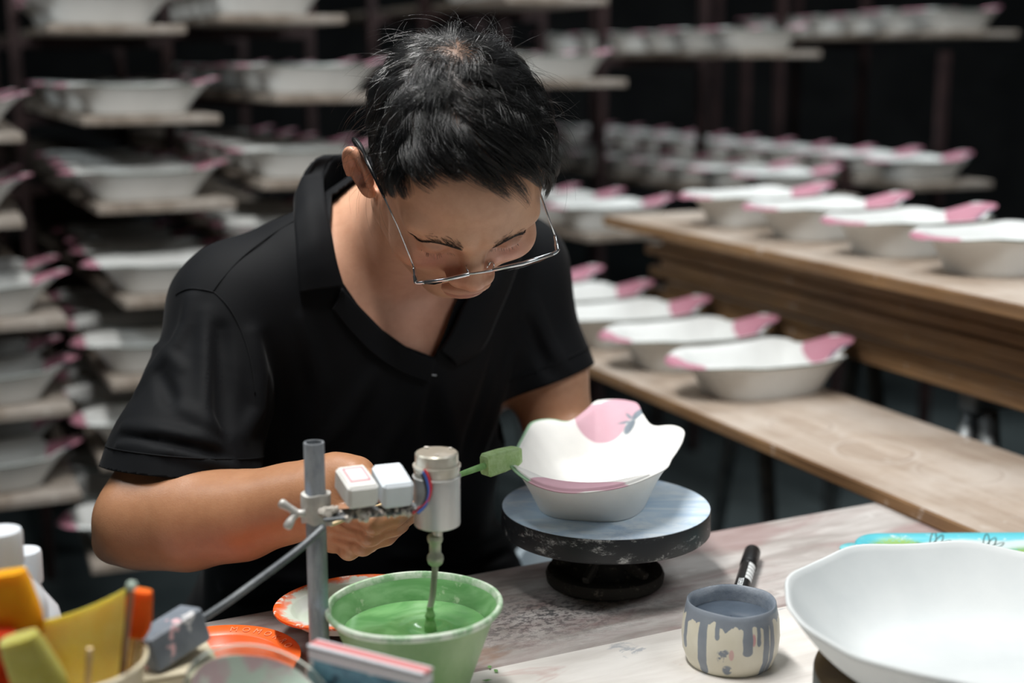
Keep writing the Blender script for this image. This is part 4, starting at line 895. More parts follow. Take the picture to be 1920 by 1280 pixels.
def gradn(f, p):
    p = np.asarray(p, np.float32)[None]; e = np.float32(.002)
    return nrm([float((f(p+np.eye(3, dtype=np.float32)[i]*e)-f(p-np.eye(3, dtype=np.float32)[i]*e))[0]) for i in range(3)])
# ---- head pose
def rot3(yaw, pitch, roll):
    return np.array(Matrix.Rotation(yaw, 3, 'Z') @ Matrix.Rotation(pitch, 3, 'X') @ Matrix.Rotation(roll, 3, 'Y'))
HR = rot3(3.4563, -.885, .075); HT = P(848, 336, 1.372)
def h2w(p): return np.asarray(p)@HR.T+HT
def w2h(p): return (p-HT.astype(np.float32))@HR.astype(np.float32)
def mir(p): q = p.copy(); q[:, 0] = np.abs(q[:, 0]); return q
def scalp(p):
    d = ell(p, (0, -.012, .052), (.0775, .097, .084)); d = smin(d, ell(p, (0, .030, .052), (.066, .066, .062)), .03); return d
def head_l(p):
    s = mir(p); X, Y, Z = p[:, 0], p[:, 1], p[:, 2]
    d = scalp(p)
    d = smin(d, ell(p, (0, .030, -.016), (.063, .064, .070)), .03)
    d = smin(d, cone(s, (.050, .000, -.040), (.014, .058, -.077), .022, .017), .03)                 # jaw
    d = smin(d, ell(p, (0, .066, -.076), (.022, .018, .016)), .018)                                  # chin
    d = smin(d, ell(s, (.046, .064, -.004), (.024, .024, .019)), .02)                                # cheekbone
    d = smin(d, cone(s, (.052, .072, .044), (.012, .091, .044), .010, .0105), .016)                  # brow ridge
    d = smax(d, -ell(s, (.034, .103, .022), (.020, .0165, .0125)), .012)                             # eye socket
    d = smin(d, ell(s, (.0335, .0785, .0225), (.0165, .0145, .0135)), .005)                          # closed lid over the eye
    d = smax(d, -cone(s, (.020, .0955, .0315), (.047, .0885, .0305), .0016, .0014), .003)            # lid crease
    n = cone(p, (0, .090, .036), (0, .1100, .001), .0085, .0100); n = smin(n, ell(p, (0, .1115, -.0025), (.0122, .0108, .0102)), .008)
    n = smin(n, ell(s, (.0135, .1025, -.0075), (.0095, .0120, .0085)), .008); n = smax(n, -ell(s, (.0072, .1055, -.0145), (.0048, .0062, .0038)), .003)
    d = smin(d, n, .012)
    lips = smin(ell(p, (0, .0985, -.0345), (.0245, .0105, .0064)), ell(p, (0, .0960, -.0445), (.0205, .0110, .0070)), .003)
    d = smin(d, lips, .007); d = smax(d, -cone(s, (0, .1085, -.0396), (.025, .0955, -.0396), .0012, .0008), .003)
    # ear
    es = np.float32(.84); c, sn = math.cos(.68), math.sin(.68)
    q = s-np.array([.0865, -.010, .006], np.float32); e = np.stack([q[:, 0]*c+q[:, 1]*sn, -q[:, 0]*sn+q[:, 1]*c, q[:, 2]], 1)/es
    e[:, 1] += e[:, 2]*.22
    shell = ell(e, (0, -.004, .004), (.0080, .0200, .0305)); shell = smin(shell, ell(e, (-.001, .004, -.024), (.0065, .0095, .0105)), .008)
    a = np.arctan2(e[:, 2]-.006, -(e[:, 1]+.004)); rr = np.sqrt(((e[:, 1]+.004)/.0165)**2+((e[:, 2]-.006)/.0265)**2)
    rim = np.sqrt(((rr-1)*.020)**2+(e[:, 0]-.0050)**2)-.0042; rim = np.where((a > -1.0) | (a < -2.9), rim, .02)
    shell = smax(shell, -ell(e, (.0100, .000, -.002), (.0120, .0110, .0150)), .002); shell = smax(shell, -ell(e, (.0105, -.007, .014), (.0080, .0068, .0110)), .002)
    shell = smin(shell, rim, .003); shell = smin(shell, ell(e, (.002, .0125, -.004), (.0050, .0045, .0065)), .003); shell = shell*es
    d = smin(d, shell, .006)
    return d
HEAD = grp(lambda p: head_l(w2h(p)), h2w((0, .01, .02)), .165)
# ---- joints
SRj, ERj, WRj = P(446, 588, 1.555), P(268, 975, 1.43), P(592, 930, 1.362)
SLj, ELj, WLj = P(955, 520, 1.745), P(1062, 850, 1.765), P(1108, 893, 1.675)
LA = nrm((SLj-SRj)*np.array([1, 1, 0])); FA = np.array([LA[1], -LA[0], 0]); ln_ = math.radians(19)
UA = math.cos(ln_)*np.array([0, 0, 1.])+math.sin(ln_)*FA; FP = math.cos(ln_)*FA-math.sin(ln_)*np.array([0, 0, 1.])
SM = (SRj+SLj)/2; NBj = P(748, 452, 1.605); TR = np.array([LA, FP, UA])
def torso(p, off=0.0, loose=0.0):
    T = lambda l, f, u: SM+LA*l+FP*f+UA*u
    d = ell(p, T(0, .012, -.125), (.182+off, .118+off, .215+off), TR)
    d = smin(d, ell(p, T(0, .016+loose*.3, -.34), (.168+off+loose, .118+off+loose, .21+off), TR), .07)
    d = smin(d, ell(p, T(.008, -.01, -.50), (.192+off+loose, .130+off+loose*.6, .14+off), TR), .06)
    d = smin(d, cone(p, SRj+UA*.0, SLj, .058+off, .056+off), .06)
    d = smin(d, cone(p, NBj+UA*.012-FP*.012, SRj+UA*.012, .056+off, .050+off), .05); d = smin(d, cone(p, NBj+UA*.012-FP*.012, SLj+UA*.012, .056+off, .050+off), .05)
    return d
NK0 = h2w((0, -.030, -.055))
def neck(p): 
    d = cone(p, NK0, NBj, .056, .062); m = SM+FP*.055+UA*.035
    for sx in (-1, 1): d = smin(d, cone(p, h2w((-sx*.052, -.02, -.03)), m+LA*sx*.018, .014, .010), .03)
    return d
def arm_r(p):
    mid = P(352, 972, 1.415); m2 = P(452, 966, 1.395); m3 = P(545, 942, 1.375)
    d = chain(p, [SRj, SRj*.45+ERj*.55, ERj], [.050, .047, .0445], .03); d = smin(d, chain(p, [ERj, mid, m2, m3, WRj], [.0440, .0468, .0392, .0330, .0315], .025), .022)
    return smin(d, cone(p, P(207, 1022, 1.440), P(236, 1000, 1.435), .0150, .020), .022)
def arm_l(p):
    d = chain(p, [SLj, SLj*.5+ELj*.5+np.array([.006, 0, 0]), ELj], [.054, .048, .043], .03)
    return smin(d, chain(p, [ELj, ELj*.6+WLj*.4, WLj], [.043, .043, .029], .025), .02)
# right hand: palm turned up, fingers folded towards the camera around the stick
HF = [([(648, 962, 1.332), (700, 980, 1.306), (742, 968, 1.306), (774, 951, 1.314)], [.0106, .0092, .0083, .0066]),
      ([(632, 984, 1.342), (694, 1002, 1.318), (740, 986, 1.317), (772, 966, 1.325)], [.0108, .0094, .0085, .0068]),
      ([(622, 1000, 1.350), (680, 1021, 1.331), (724, 1005, 1.330), (754, 985, 1.336)], [.0104, .0090, .0081, .0066]),
      ([(618, 1010, 1.357), (654, 1031, 1.345), (692, 1020, 1.342), (722, 1003, 1.345)], [.0096, .0081, .0073, .0060])]
HFP = [([P(*q) for q in pts], rs) for pts, rs in HF]
THB = [P(640, 890, 1.352), P(690, 905, 1.325), P(730, 925, 1.312), P(752, 938, 1.312)]
def hand_r(p):
    d = cone(p, WRj, P(632, 950, 1.356), .0315, .026)
    d = smin(d, ell(p, P(640, 962, 1.358), (.030, .020, .034)), .02)
    d = smin(d, cone(p, P(632, 890, 1.362), P(668, 892, 1.352), .021, .019), .022)                    # heel of the thumb
    d = smin(d, cone(p, P(620, 975, 1.356), P(624, 1004, 1.362), .019, .0145), .015)
    d = smin(d, chain(p, THB, [.0155, .0120, .0105, .0078], .008), .012)
    for pts, rs in HFP:
        f = chain(p, pts, rs, .005); f = smin(f, ell(p, pts[1]-np.array([0, .001, 0]), (rs[1]*1.07,)*3), .004); d = smin(d, f, .0028)
    return d
HL = [([(1120, 898, 1.650), (1140, 902, 1.628), (1150, 914, 1.617)], [.0105, .0092, .0072]), ([(1128, 893, 1.657), (1150, 897, 1.635), (1160, 909, 1.623)], [.0108, .0094, .0074]),
      ([(1136, 890, 1.665), (1158, 893, 1.645), (1167, 904, 1.633)], [.0104, .009, .0072]), ([(1142, 888, 1.675), (1160, 890, 1.657), (1168, 899, 1.647)], [.0095, .008, .0064])]
HLP = [([P(*q) for q in pts], rs) for pts, rs in HL]
def hand_l(p):
    d = cone(p, WLj, P(1126, 894, 1.663), .027, .024); d = smin(d, chain(p, [P(1112, 888, 1.657), P(1116, 884, 1.637), P(1124, 890, 1.623)], [.013, .0105, .008], .006), .012)
    for pts, rs in HLP: d = smin(d, chain(p, pts, rs, .005), .005)
    return d
G_T = grp(lambda p: torso(p, -.006), SM-UA*.2, .46); G_N = grp(neck, (NK0+NBj)/2, .16); G_AR = grp(arm_r, (ERj*2+SRj+WRj)/4, .36)
G_AL = grp(arm_l, (ELj+SLj)/2, .33); G_HR = grp(hand_r, P(665, 960, 1.34), .105); G_HL = grp(hand_l, P(1132, 895, 1.645), .08)
def body(p):
    d = smin(HEAD(p), G_N(p), .022); d = smin(d, G_T(p), .035); d = smin(d, G_AR(p), .03); d = smin(d, G_AL(p), .03); d = smin(d, G_HR(p), .012); return smin(d, G_HL(p), .012)
bv, bF = surface_net(body, (-.52, 1.10, .50), (.24, 2.06, 1.40), .0024)
# ---- skin colours: skin, lips, flush, stubble on the scalp, and shade painted into the ear hollow
def lin(*c): return np.array(srgb(*c)[:3])
hl = w2h(bv.astype(np.float32)); near_h = HEAD(bv) < .012
AZ = [0, .35, .62, .82, .98, 1.12, 1.26, 1.40, 1.62, 1.9, 2.2, 2.6, 3.1416]; ZT = [.096, .0955, .093, .086, .070, .044, .012, .004, .018, .004, -.022, -.048, -.058]
def hairmask(q): az = np.arctan2(np.abs(q[:, 0]), q[:, 1]); return q[:, 2]-np.interp(az, AZ, ZT)
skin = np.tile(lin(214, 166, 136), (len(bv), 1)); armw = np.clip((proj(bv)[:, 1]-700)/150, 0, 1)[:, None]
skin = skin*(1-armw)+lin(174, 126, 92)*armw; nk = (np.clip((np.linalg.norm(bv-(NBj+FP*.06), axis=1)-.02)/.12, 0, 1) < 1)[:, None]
w = np.exp(-(np.linalg.norm(bv-(NBj+FP*.10-UA*.02), axis=1)/.10)**2)[:, None]*(1-armw); skin = skin*(1-.6*w)+lin(208, 150, 134)*.6*w
def blob(c, r, col, a, sym=True):
    global skin
    q = hl.copy()
    if sym: q[:, 0] = np.abs(q[:, 0])
    k = (a*np.exp(-(((q-np.array(c))/np.array(r))**2).sum(1))*near_h)[:, None]; skin = skin*(1-k)+lin(*col)*k
blob((.036, .085, .002), (.026, .03, .016), (204, 118, 104), .55); blob((0, .115, -.004), (.016, .016, .014), (206, 130, 110), .5, False); blob((.034, .088, .024), (.02, .02, .009), (182, 118, 98), .5)
blob((.09, -.012, .01), (.02, .03, .035), (204, 128, 104), .6); blob((.0865, -.008, .004), (.011, .011, .014), (104, 52, 40), .85); blob((0, .10, -.041), (.024, .02, .0095), (176, 104, 94), .85, False); blob((0, .085, -.06), (.05, .04, .03), (168, 122, 100), .35, False)  # the dark brown blob paints shade into the hollow of the ear
hm = hairmask(hl); sc_near = np.abs(scalp(hl)) < .016; wh = np.linalg.norm(hl-np.array([.004, -.052, .126]), axis=1)
k = (np.clip(hm/.050, 0, 1)**.7*near_h*sc_near*np.clip((wh-.010)/.016, .9, 1)*.93)[:, None]; tc_ = np.clip((wh-.012)/.018, 0, 1)[:, None]; skin = skin*(1-k)+(lin(24, 21, 20)*tc_+lin(66, 50, 39)*(1-tc_))*k
MSK = M('skin', .42, spec=.5); at = MSK.t.nodes.new('ShaderNodeVertexColor'); at.layer_name = 'Col'
mott = MSK.ramp(MSK.noise(90, 5, .65), .35, .68)
mx_ = MSK.t.nodes.new('ShaderNodeMix'); mx_.data_type = 'RGBA'; mx_.blend_type = 'MULTIPLY'; MSK.L(MSK.mul(mott, .5), mx_.inputs[0]); MSK.L(at.outputs[0], mx_.inputs[6]); mx_.inputs[7].default_value = (.86, .80, .78, 1)
MSK.color(mx_.outputs[2]); MSK.b.inputs['Subsurface Weight'].default_value = .06; MSK.b.inputs['Subsurface Radius'].default_value = (.9, .35, .2); MSK.b.inputs['Subsurface Scale'].default_value = .006
MSK.bump(MSK.math('ADD', MSK.noise(420, 3, .6), MSK.math('MULTIPLY', MSK.voro(600), .5)), .22, .0006)
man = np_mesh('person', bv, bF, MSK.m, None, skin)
tag(man, 'person in a black polo shirt and glasses bending over to paint a bowl', 'person')
# ---- the polo shirt
RID = []
def ridge(amp, wd, *pts): RID.append((amp*1.35, wd*.8, pts))
ridge(.0060, .011, (358, 563), (350, 610), (330, 645), (288, 690), (262, 730)); ridge(.0045, .008, (286, 650), (320, 668), (340, 690)); ridge(-.006, .010, (300, 700), (325, 760))
ridge(.0050, .012, (384, 590), (386, 700), (384, 815)); ridge(-.007, .012, (412, 620), (420, 730), (422, 830)); ridge(.007, .013, (476, 630), (488, 700), (486, 770), (462, 812))
ridge(.0050, .008, (232, 800), (300, 806), (358, 818), (415, 834)); ridge(-.005, .007, (226, 818), (300, 828), (370, 842), (430, 856)); ridge(.0055, .007, (222, 834), (320, 848), (392, 866), (440, 880))
ridge(.005, .010, (330, 760), (390, 790), (430, 820)); ridge(-.006, .014, (505, 640), (530, 760), (540, 880)); ridge(.005, .012, (570, 600), (600, 720), (590, 850))
ridge(.005, .012, (700, 700), (640, 800), (560, 880)); ridge(.006, .010, (960, 1010), (900, 1035), (820, 1045), (740, 1040)); ridge(-.006, .009, (955, 1035), (880, 1062), (800, 1068)); ridge(.006, .010, (950, 985), (890, 1005), (830, 1010))
ridge(.005, .012, (960, 660), (930, 760), (900, 860)); ridge(-.005, .012, (930, 650), (900, 760), (865, 860)); ridge(.005, .010, (1000, 560), (1030, 640), (1060, 690)); ridge(-.005, .009, (985, 600), (1010, 660), (1030, 700))
ridge(.006, .012, (420, 1100), (520, 1085), (620, 1090)); ridge(-.005, .011, (430, 1125), (540, 1112), (640, 1115)); ridge(.004, .016, (800, 720), (740, 820), (700, 900)); ridge(.004, .016, (820, 720), (850, 820), (860, 900)); ridge(-.005, .014, (812, 720), (800, 830))
HEMR = P(343, 874, 1.455); HEML = P(1026, 712, 1.755)
HEMR_AX = nrm(np.cross(P(480, 893, 1.47)-P(205, 868, 1.47), P(345, 897, 1.385)-P(205, 868, 1.47)))
HEMR_AX = HEMR_AX if HEMR_AX[2] < 0 else -HEMR_AX
HEMR = (P(480, 893, 1.47)+P(205, 868, 1.47))/2
HEMR_DIR = nrm(HEMR-SRj); HEML_AX = nrm(HEML-SLj)
def shirt_base(p):
    d = torso(p, .007, .012); d = smin(d, ell(p, SM+LA*.160+FP*.055-UA*.46, (.088, .110, .13), TR), .05)
    s = chain(p, [SRj+UA*.004, SRj*.5+HEMR*.5, HEMR, HEMR+HEMR_DIR*.05], [.060, .0605, .0715, .0745], .04); d = smin(d, s, .035)
    s = chain(p, [SLj+UA*.004, SLj*.5+HEML*.5, HEML, HEML+HEML_AX*.05], [.056, .052, .051, .051], .04); return smin(d, s, .035)
RP = [(a, w, [hit(shirt_base, x, y) for x, y in pts]) for a, w, pts in RID]
def fold(p):
    o = np.zeros(len(p), np.float32)
    for a, w, pts in RP:
        P_ = np.array(pts, np.float32); m = (p > P_.min(0)-3*w).all(1) & (p < P_.max(0)+3*w).all(1)
        if not m.any(): continue
        q = p[m]; d = None; n = len(pts)-1
        for i in range(n):
            A, B = P_[i], P_[i+1]; t = np.clip(((q-A)@(B-A))/float((B-A)@(B-A)), 0, 1); k = np.sqrt(((q-A-t[:, None]*(B-A))**2).sum(1)); g = (i+t)/n
            v = np.exp(-(k/w)**2)*np.sin(np.pi*np.clip(g*.86+.07, 0, 1))**.6; d = v if d is None else np.maximum(d, v)
        o[m] += a*d
    return o
def wav(p): return .0016*np.sin(p[:, 0]*31+p[:, 2]*14)*np.sin(p[:, 2]*23+p[:, 1]*17)+.0010*np.sin(p[:, 0]*70+p[:, 2]*41+1.3)*np.sin(p[:, 1]*52+.7)
def shirt(p): return shirt_base(p)-fold(p)-wav(p)
sv, sF = surface_net(shirt, (-.56, 1.25, .44), (.24, 2.08, 1.20), .0037)
NECKPOLY = np.array([(626, 200), (624, 300), (621, 345), (619, 420), (631, 512), (672, 572), (716, 617), (760, 649), (815, 670), (832, 632), (852, 575), (880, 520), (915, 430), (950, 330), (960, 200)], float)
def poly_sd(q, poly):
    ins = np.zeros(len(q), bool); dm = np.full(len(q), 1e9)
    for i in range(len(poly)):
        a, b = poly[i], poly[(i+1) % len(poly)]; e = b-a; t = np.clip(((q-a)@e)/(e@e), 0, 1); dm = np.minimum(dm, np.linalg.norm(q-a-t[:, None]*e, axis=1))
        c = (a[1] > q[:, 1]) != (b[1] > q[:, 1]); x = a[0]+(q[:, 1]-a[1])*(b[0]-a[0])/(b[1]-a[1] if b[1] != a[1] else 1e-9); ins ^= c & (q[:, 0] < x)
    return np.where(ins, -dm, dm)
pj = proj(sv); rel_f = (sv-NBj)@FP
g1 = np.where(rel_f > -.03, poly_sd(pj[:, :2], NECKPOLY)*pj[:, 2]/FPX, .05+0*rel_f)
na = nrm(NK0-NBj+UA*.02); t = (sv-NBj)@na; g2 = np.linalg.norm(sv-NBj-t[:, None]*na, axis=1)-.070+np.where(t < -.02, .2, 0)
sv2, sT = clip_mesh(sv, sF, np.minimum(g1, g2).astype(np.float32))
g = np.minimum(-((sv2-HEMR)@HEMR_AX)+np.where(np.linalg.norm(sv2-HEMR, axis=1) < .14, 0, .5), -((sv2-HEML)@HEML_AX)+np.where(np.linalg.norm(sv2-HEML, axis=1) < .10, 0, .5))
sv3, sT = clip_mesh(sv2, sT, g.astype(np.float32))
u = (sv3-SM)@UA; sv3, sT = clip_mesh(sv3, sT, (u+.565).astype(np.float32))
MSH = M('black_cotton', .72, spec=.16); MSH.color(MSH.mix(MSH.noise(30, 4), srgb(6, 8, 11), srgb(10, 12, 16))).bump(MSH.noise(900, 2), .10, .0004)
MSH.b.inputs['Sheen Weight'].default_value = .03; MSH.b.inputs['Sheen Roughness'].default_value = .4
sh = np_mesh('polo_shirt', sv3, sT, MSH.m, man)
md = sh.modifiers.new('thickness', 'SOLIDIFY'); md.thickness = .0022; md.offset = -1
def on_shirt(px, py, lift): p = hit(shirt, px, py); return p+gradn(shirt_base, p)*lift
def cloth_strip(name, rows, parent, th=.0022, n=7):
    """rows: lists of points across the strip; smooth along and across"""
    A = [spline(r, n) for r in rows]; cols = list(zip(*A)); g = G(); m = None
    R = [spline(c, 4) for c in cols]; m = len(R[0])
    for c in R: g.v += [tuple(map(float, p)) for p in c]
    for i in range(len(R)-1):
        for j in range(m-1): g.f.append((i*m+j, (i+1)*m+j, (i+1)*m+j+1, i*m+j+1))
    o = g.obj(name, MSH.m, parent, True); s = o.modifiers.new('thickness', 'SOLIDIFY'); s.thickness = th; s.offset = 0; return o
inner = [(640, 318, .016), (624, 350, .016), (619, 395, .016), (621, 445, .015), (627, 492, .013), (640, 536, .011)]
mid_ = [(615, 332, .023), (594, 362, .022), (588, 405, .021), (590, 455, .019), (592, 500, .016), (602, 541, .012)]
outer = [(592, 352, .012), (566, 380, .012), (557, 424, .012), (556, 472, .012), (556, 510, .010), (560, 549, .008)]
rows3 = [[on_shirt(*q) for q in r] for r in (inner, mid_, outer)]
def cyl(p): q = np.asarray(p)-NBj; h = q@UA; x, y = q@LA, q@FP; return math.hypot(x, y), math.atan2(y, x), h
def uncyl(r, a, h): return NBj+LA*r*math.cos(a)+FP*r*math.sin(a)+UA*h
back3 = []
for r, (rt, ht) in zip(rows3, ((.064, .050), (.074, .058), (.088, .016))):
    r0, a0, h0 = cyl(r[0]); a0 = a0 if a0 > 0 else a0+2*math.pi
    back3.append([uncyl(r0+(rt-r0)*min(1, t*1.25), a0+(3*math.pi/2+.9-a0)*t, h0+(ht-h0)*min(1, t*1.25)) for t in (1, .8, .6, .42, .28, .14)])
cloth_strip('collar', [b+r for b, r in zip(back3, rows3)], sh, .003)
st0 = back3[0]+rows3[0][:2]; low = []
for p in st0: r_, a_, h_ = cyl(p); low.append(uncyl(min(r_*.97, .086), a_, h_-.062))
cloth_strip('collar_stand', [st0, [(p+q)/2 for p, q in zip(st0, low)], low], sh, .002)
inner = [(818, 655, .008), (838, 618, .010), (858, 570, .012), (886, 515, .014), (918, 430, .016), (945, 345, .016)]
mid_ = [(836, 668, .008), (866, 632, .014), (888, 580, .016), (914, 520, .020), (946, 440, .022), (972, 360, .022)]
outer = [(850, 684, .004), (892, 650, .010), (918, 596, .010), (944, 530, .012), (972, 455, .012), (996, 380, .012)]
cloth_strip('collar', [[on_shirt(*q) for q in r] for r in (inner, mid_, outer)], sh, .003)
cloth_strip('placket', [[on_shirt(x, y, .0035) for x, y in r] for r in ([(640, 540), (676, 580), (716, 621), (760, 653), (813, 673)], [(632, 560), (664, 602), (706, 643), (752, 674), (808, 694)], [(622, 578), (656, 620), (700, 664), (748, 696), (800, 716)])], sh, .003)
def seam(*pts): G().tube(spline([on_shirt(x, y, .0004) for x, y in pts], 6), .0008, 6).obj('seam', MSH.m, sh, True)
seam((556, 412), (510, 440), (455, 482), (415, 525), (400, 546)); seam((330, 552), (352, 542), (380, 543), (402, 548)); seam((402, 548), (428, 575), (452, 620), (470, 680), (478, 740))
for ax_, cen, rad, nm in ((HEMR_AX, HEMR-HEMR_AX*.020, .08, 'r'), (HEML_AX, HEML-HEML_AX*.022, .07, 'l')):
    F3 = frame(ax_); pts = []
    for i in range(33):
        a = 2*math.pi*i/32; dr = F3[0]*math.cos(a)+F3[1]*math.sin(a); lo_, hi_ = .01, .12
        for _ in range(22):
            m_ = (lo_+hi_)/2; lo_, hi_ = (m_, hi_) if float(shirt((cen+dr*m_)[None].astype(np.float32))[0]) < 0 else (lo_, m_)
        pts.append(cen+dr*(lo_+.0003))
    G().tube(pts, .0008, 6, False).obj('seam', MSH.m, sh, True)
MBT = pm('pale_thread', (196, 200, 206), rough=.4)
g = G(); p = on_shirt(803, 703, .0012); n_ = gradn(shirt_base, p)
g.lathe([(0, .0012), (.0022, .0010), (.0026, 0)], 12, c=p, ax=n_); g.tube([on_shirt(789, 705, .0012), on_shirt(797, 703, .0016), on_shirt(803, 703, .002)], .0008, 6); g.tube([on_shirt(808, 702, .0012), on_shirt(817, 703, .0012)], .0008, 6)
g.obj('button', MBT, sh, True)['label'] = 'small pale button and thread below the open collar'
# ---- trousers, shoes and stool
HIP = SM-UA*.52
MTR = pm('dark_trousers', (22, 23, 26), (30, 31, 35), 20, .85, bump=.1, bscale=300)
kn = [HIP+LA*s*.16+FA*.40+np.array([0, 0, -.02]) for s in (-1, 1)]; ft = [np.array([k[0]-FA[0]*.06, k[1]-FA[1]*.06, .085]) for k in kn]
def trous(p):
    d = ell(p, HIP-np.array([0, 0, .02]), (.172, .135, .115), np.array([LA, FA, [0, 0, 1]]))
    for s, k, f in zip((-1, 1), kn, ft): d = smin(d, smin(cone(p, HIP+LA*s*.09, k, .088, .062), cone(p, k, f, .062, .050), .03), .03)
    return d
tv_, tF = surface_net(trous, (-.62, .95, .02), (.42, 2.15, .78), .012); np_mesh('trousers', tv_, tF, MTR, man)
for s, f in zip((-1, 1), ft):
    def shoe(p, f=f):
        return smax(smin(ell(p, f+np.array([0, 0, -.035]), (.045, .055, .055)), ell(p, f+FA*.10+np.array([0, 0, -.055]), (.048, .115, .042), np.array([LA, FA, [0, 0, 1]])), .03), -p[:, 2]+.001, .004)
    v_, F_s = surface_net(shoe, f+np.array([-.28, -.30, -.12]), f+np.array([.28, .28, .06]), .008); np_mesh('shoe', v_, F_s, pm('dark_shoe', (26, 26, 28), (36, 36, 38), 20, .6), man)
st = thing('stool', 'round wooden stool the person sits on behind the table', 'stool', (float(HIP[0]), float(HIP[1]), 0)); sz = float(HIP[2])-.135
G().lathe([(0, sz-.03), (.155, sz-.03), (.16, sz-.025), (.16, sz-.006), (.154, sz), (0, sz)], 48).obj('seat', LEG, st, 40)
for k in range(4): a = k*math.pi/2+.6; G().tube([(.10*math.cos(a), .10*math.sin(a), sz-.028), (.15*math.cos(a), .15*math.sin(a), 0)], .014, 10).obj('leg', LEG, st, True)
# ------------------------------------------------------------------ hair: strands grown over the scalp from the whorl
def grow(seed, dirn, length, lift, steps, droop=.25, curl=None):
    """seed n,3 on the scalp; dirn n,3; returns n,steps+1,3 in head coordinates"""
    p = seed.astype(np.float32).copy(); out = []; e = np.float32(.002)
    for s in range(steps+1):
        t = s/steps
        d0 = scalp(p); gr = np.stack([scalp(p+np.eye(3, dtype=np.float32)[i]*e)-d0 for i in range(3)], 1)/e; gr /= np.maximum(np.linalg.norm(gr, axis=1), 1e-6)[:, None]
        p = p-d0[:, None]*gr
        hgt = lift*(1-(1-t)**2.2)*(1-droop*t**3)
        out.append(p+gr*hgt[:, None])
        v = dirn(p, gr, t); v = v-(v*gr).sum(1)[:, None]*gr; v /= np.maximum(np.linalg.norm(v, axis=1), 1e-6)[:, None]
        p = (p+v*(length/steps)[:, None]).astype(np.float32)
    return np.stack(out, 1)
WH = np.array([.004, -.052, .126], np.float32)
def strands_mesh(name, C, r0, m, parent, sides=3):
    n, k, _ = C.shape; W_ = h2w(C.reshape(-1, 3)).reshape(n, k, 3)
    tg = np.gradient(W_, axis=1); tg /= np.maximum(np.linalg.norm(tg, axis=2), 1e-9)[..., None]
    a = np.cross(tg, np.array([.3, .5, .81])); a /= np.maximum(np.linalg.norm(a, axis=2), 1e-9)[..., None]; b = np.cross(tg, a)
    prof = np.array([1, 1, 1, .95, .85, .7, .5, .3])[np.linspace(0, 7, k).round().astype(int)]; r = (np.asarray(r0)*np.ones(n))[:, None]*prof[None]
    ang = 2*np.pi*np.arange(sides)/sides
    V = W_[:, :, None]+r[..., None, None]*(np.cos(ang)[None, None, :, None]*a[:, :, None]+np.sin(ang)[None, None, :, None]*b[:, :, None])
    i = np.arange(n)[:, None, None]*k*sides; j = np.arange(k-1)[None, :, None]*sides; s = np.arange(sides)[None, None]; s2 = (s+1) % sides
    F = np.stack(np.broadcast_arrays(i+j+s, i+j+s2, i+j+sides+s2, i+j+sides+s), -1).reshape(-1, 4)
    return np_mesh(name, V.reshape(-1, 3), F, m, parent)
def seeds(n, cond):
    out = []
    while sum(map(len, out)) < n:
        q = rng.normal(size=(n*2, 3)); q /= np.linalg.norm(q, axis=1)[:, None]; p = (np.array([0, -.005, .05])+q*.09).astype(np.float32); e = np.float32(.002)
        for _ in range(4):
            d0 = scalp(p); gr = np.stack([scalp(p+np.eye(3, dtype=np.float32)[i]*e)-d0 for i in range(3)], 1)/e; p = p-d0[:, None]*gr/np.maximum((gr**2).sum(1), .3)[:, None]
        hm_ = hairmask(p); out.append(p[cond(p, hm_)])
    return np.concatenate(out)[:n]
# noise field so that neighbouring strands clump and part together
CK = rng.normal(size=(420, 3)); CK /= np.linalg.norm(CK, axis=1)[:, None]; CK = (np.array([0, -.005, .05])+CK*.09).astype(np.float32); CA = rng.normal(0, .42, 420); CH = rng.uniform(.55, 1.15, 420)
def clump_id(p):
    o = np.zeros(len(p), int)
    for ch in np.array_split(np.arange(len(p)), max(1, len(p)//4000)): o[ch] = ((p[ch][:, None]-CK[None])**2).sum(2).argmin(1)
    return o
def flow(ang, swirl=.35):
    def f(p, gr, t):
        v = p-WH; v = v-(v*gr).sum(1)[:, None]*gr; v /= np.maximum(np.linalg.norm(v, axis=1), 1e-5)[:, None]
        sd = np.cross(gr, v); fr = np.clip((p[:, 1]-.0)/.07, 0, 1)*np.clip((p[:, 2]-.05)/.05, 0, 1)
        a = ang+swirl*.5; w = v*np.cos(a)[:, None]+sd*np.sin(a)[:, None]
        w[:, 0] -= fr*(.75+.7*t); dn = np.clip((np.abs(p[:, 0])-.055)/.02, 0, 1); w[:, 2] -= dn*.5
        return w
    return f
def hair_set(n, cond, lmin, lmax, liftmin, liftmax, steps, jit, r):
    p = seeds(n, cond); cid = clump_id(p); ang = CA[cid]+rng.normal(0, jit, n)
    topw = np.clip((p[:, 2]-.035-.02*np.clip((np.abs(p[:, 0])-.045)/.015, 0, 1))/.05, 0, 1); ln = (lmin+(lmax-lmin)*topw)*rng.uniform(.75, 1.1, n)*(1-.35*np.clip((p[:, 0]-.005)/.03, 0, 1)*np.clip((p[:, 1]-.02)/.03, 0, 1)); lift = (liftmin+(liftmax-liftmin)*topw)*CH[cid]*rng.uniform(.35, 1.1, n)
    C = grow(p, flow(ang), ln, lift, steps)
    # pull towards the clump's own line at the tip
    cen = np.zeros((len(CK), steps+1, 3)); cnt = np.zeros(len(CK)); np.add.at(cen, cid, C); np.add.at(cnt, cid, 1); cen /= np.maximum(cnt, 1)[:, None, None]
    t = np.linspace(0, 1, steps+1)[None, :, None]; k = .62*t**1.2; return C*(1-k)+cen[cid]*k, r*rng.uniform(.75, 1.15, n)
MH = M('black_hair', .30, spec=.9); MH.color(srgb(19, 19, 20))
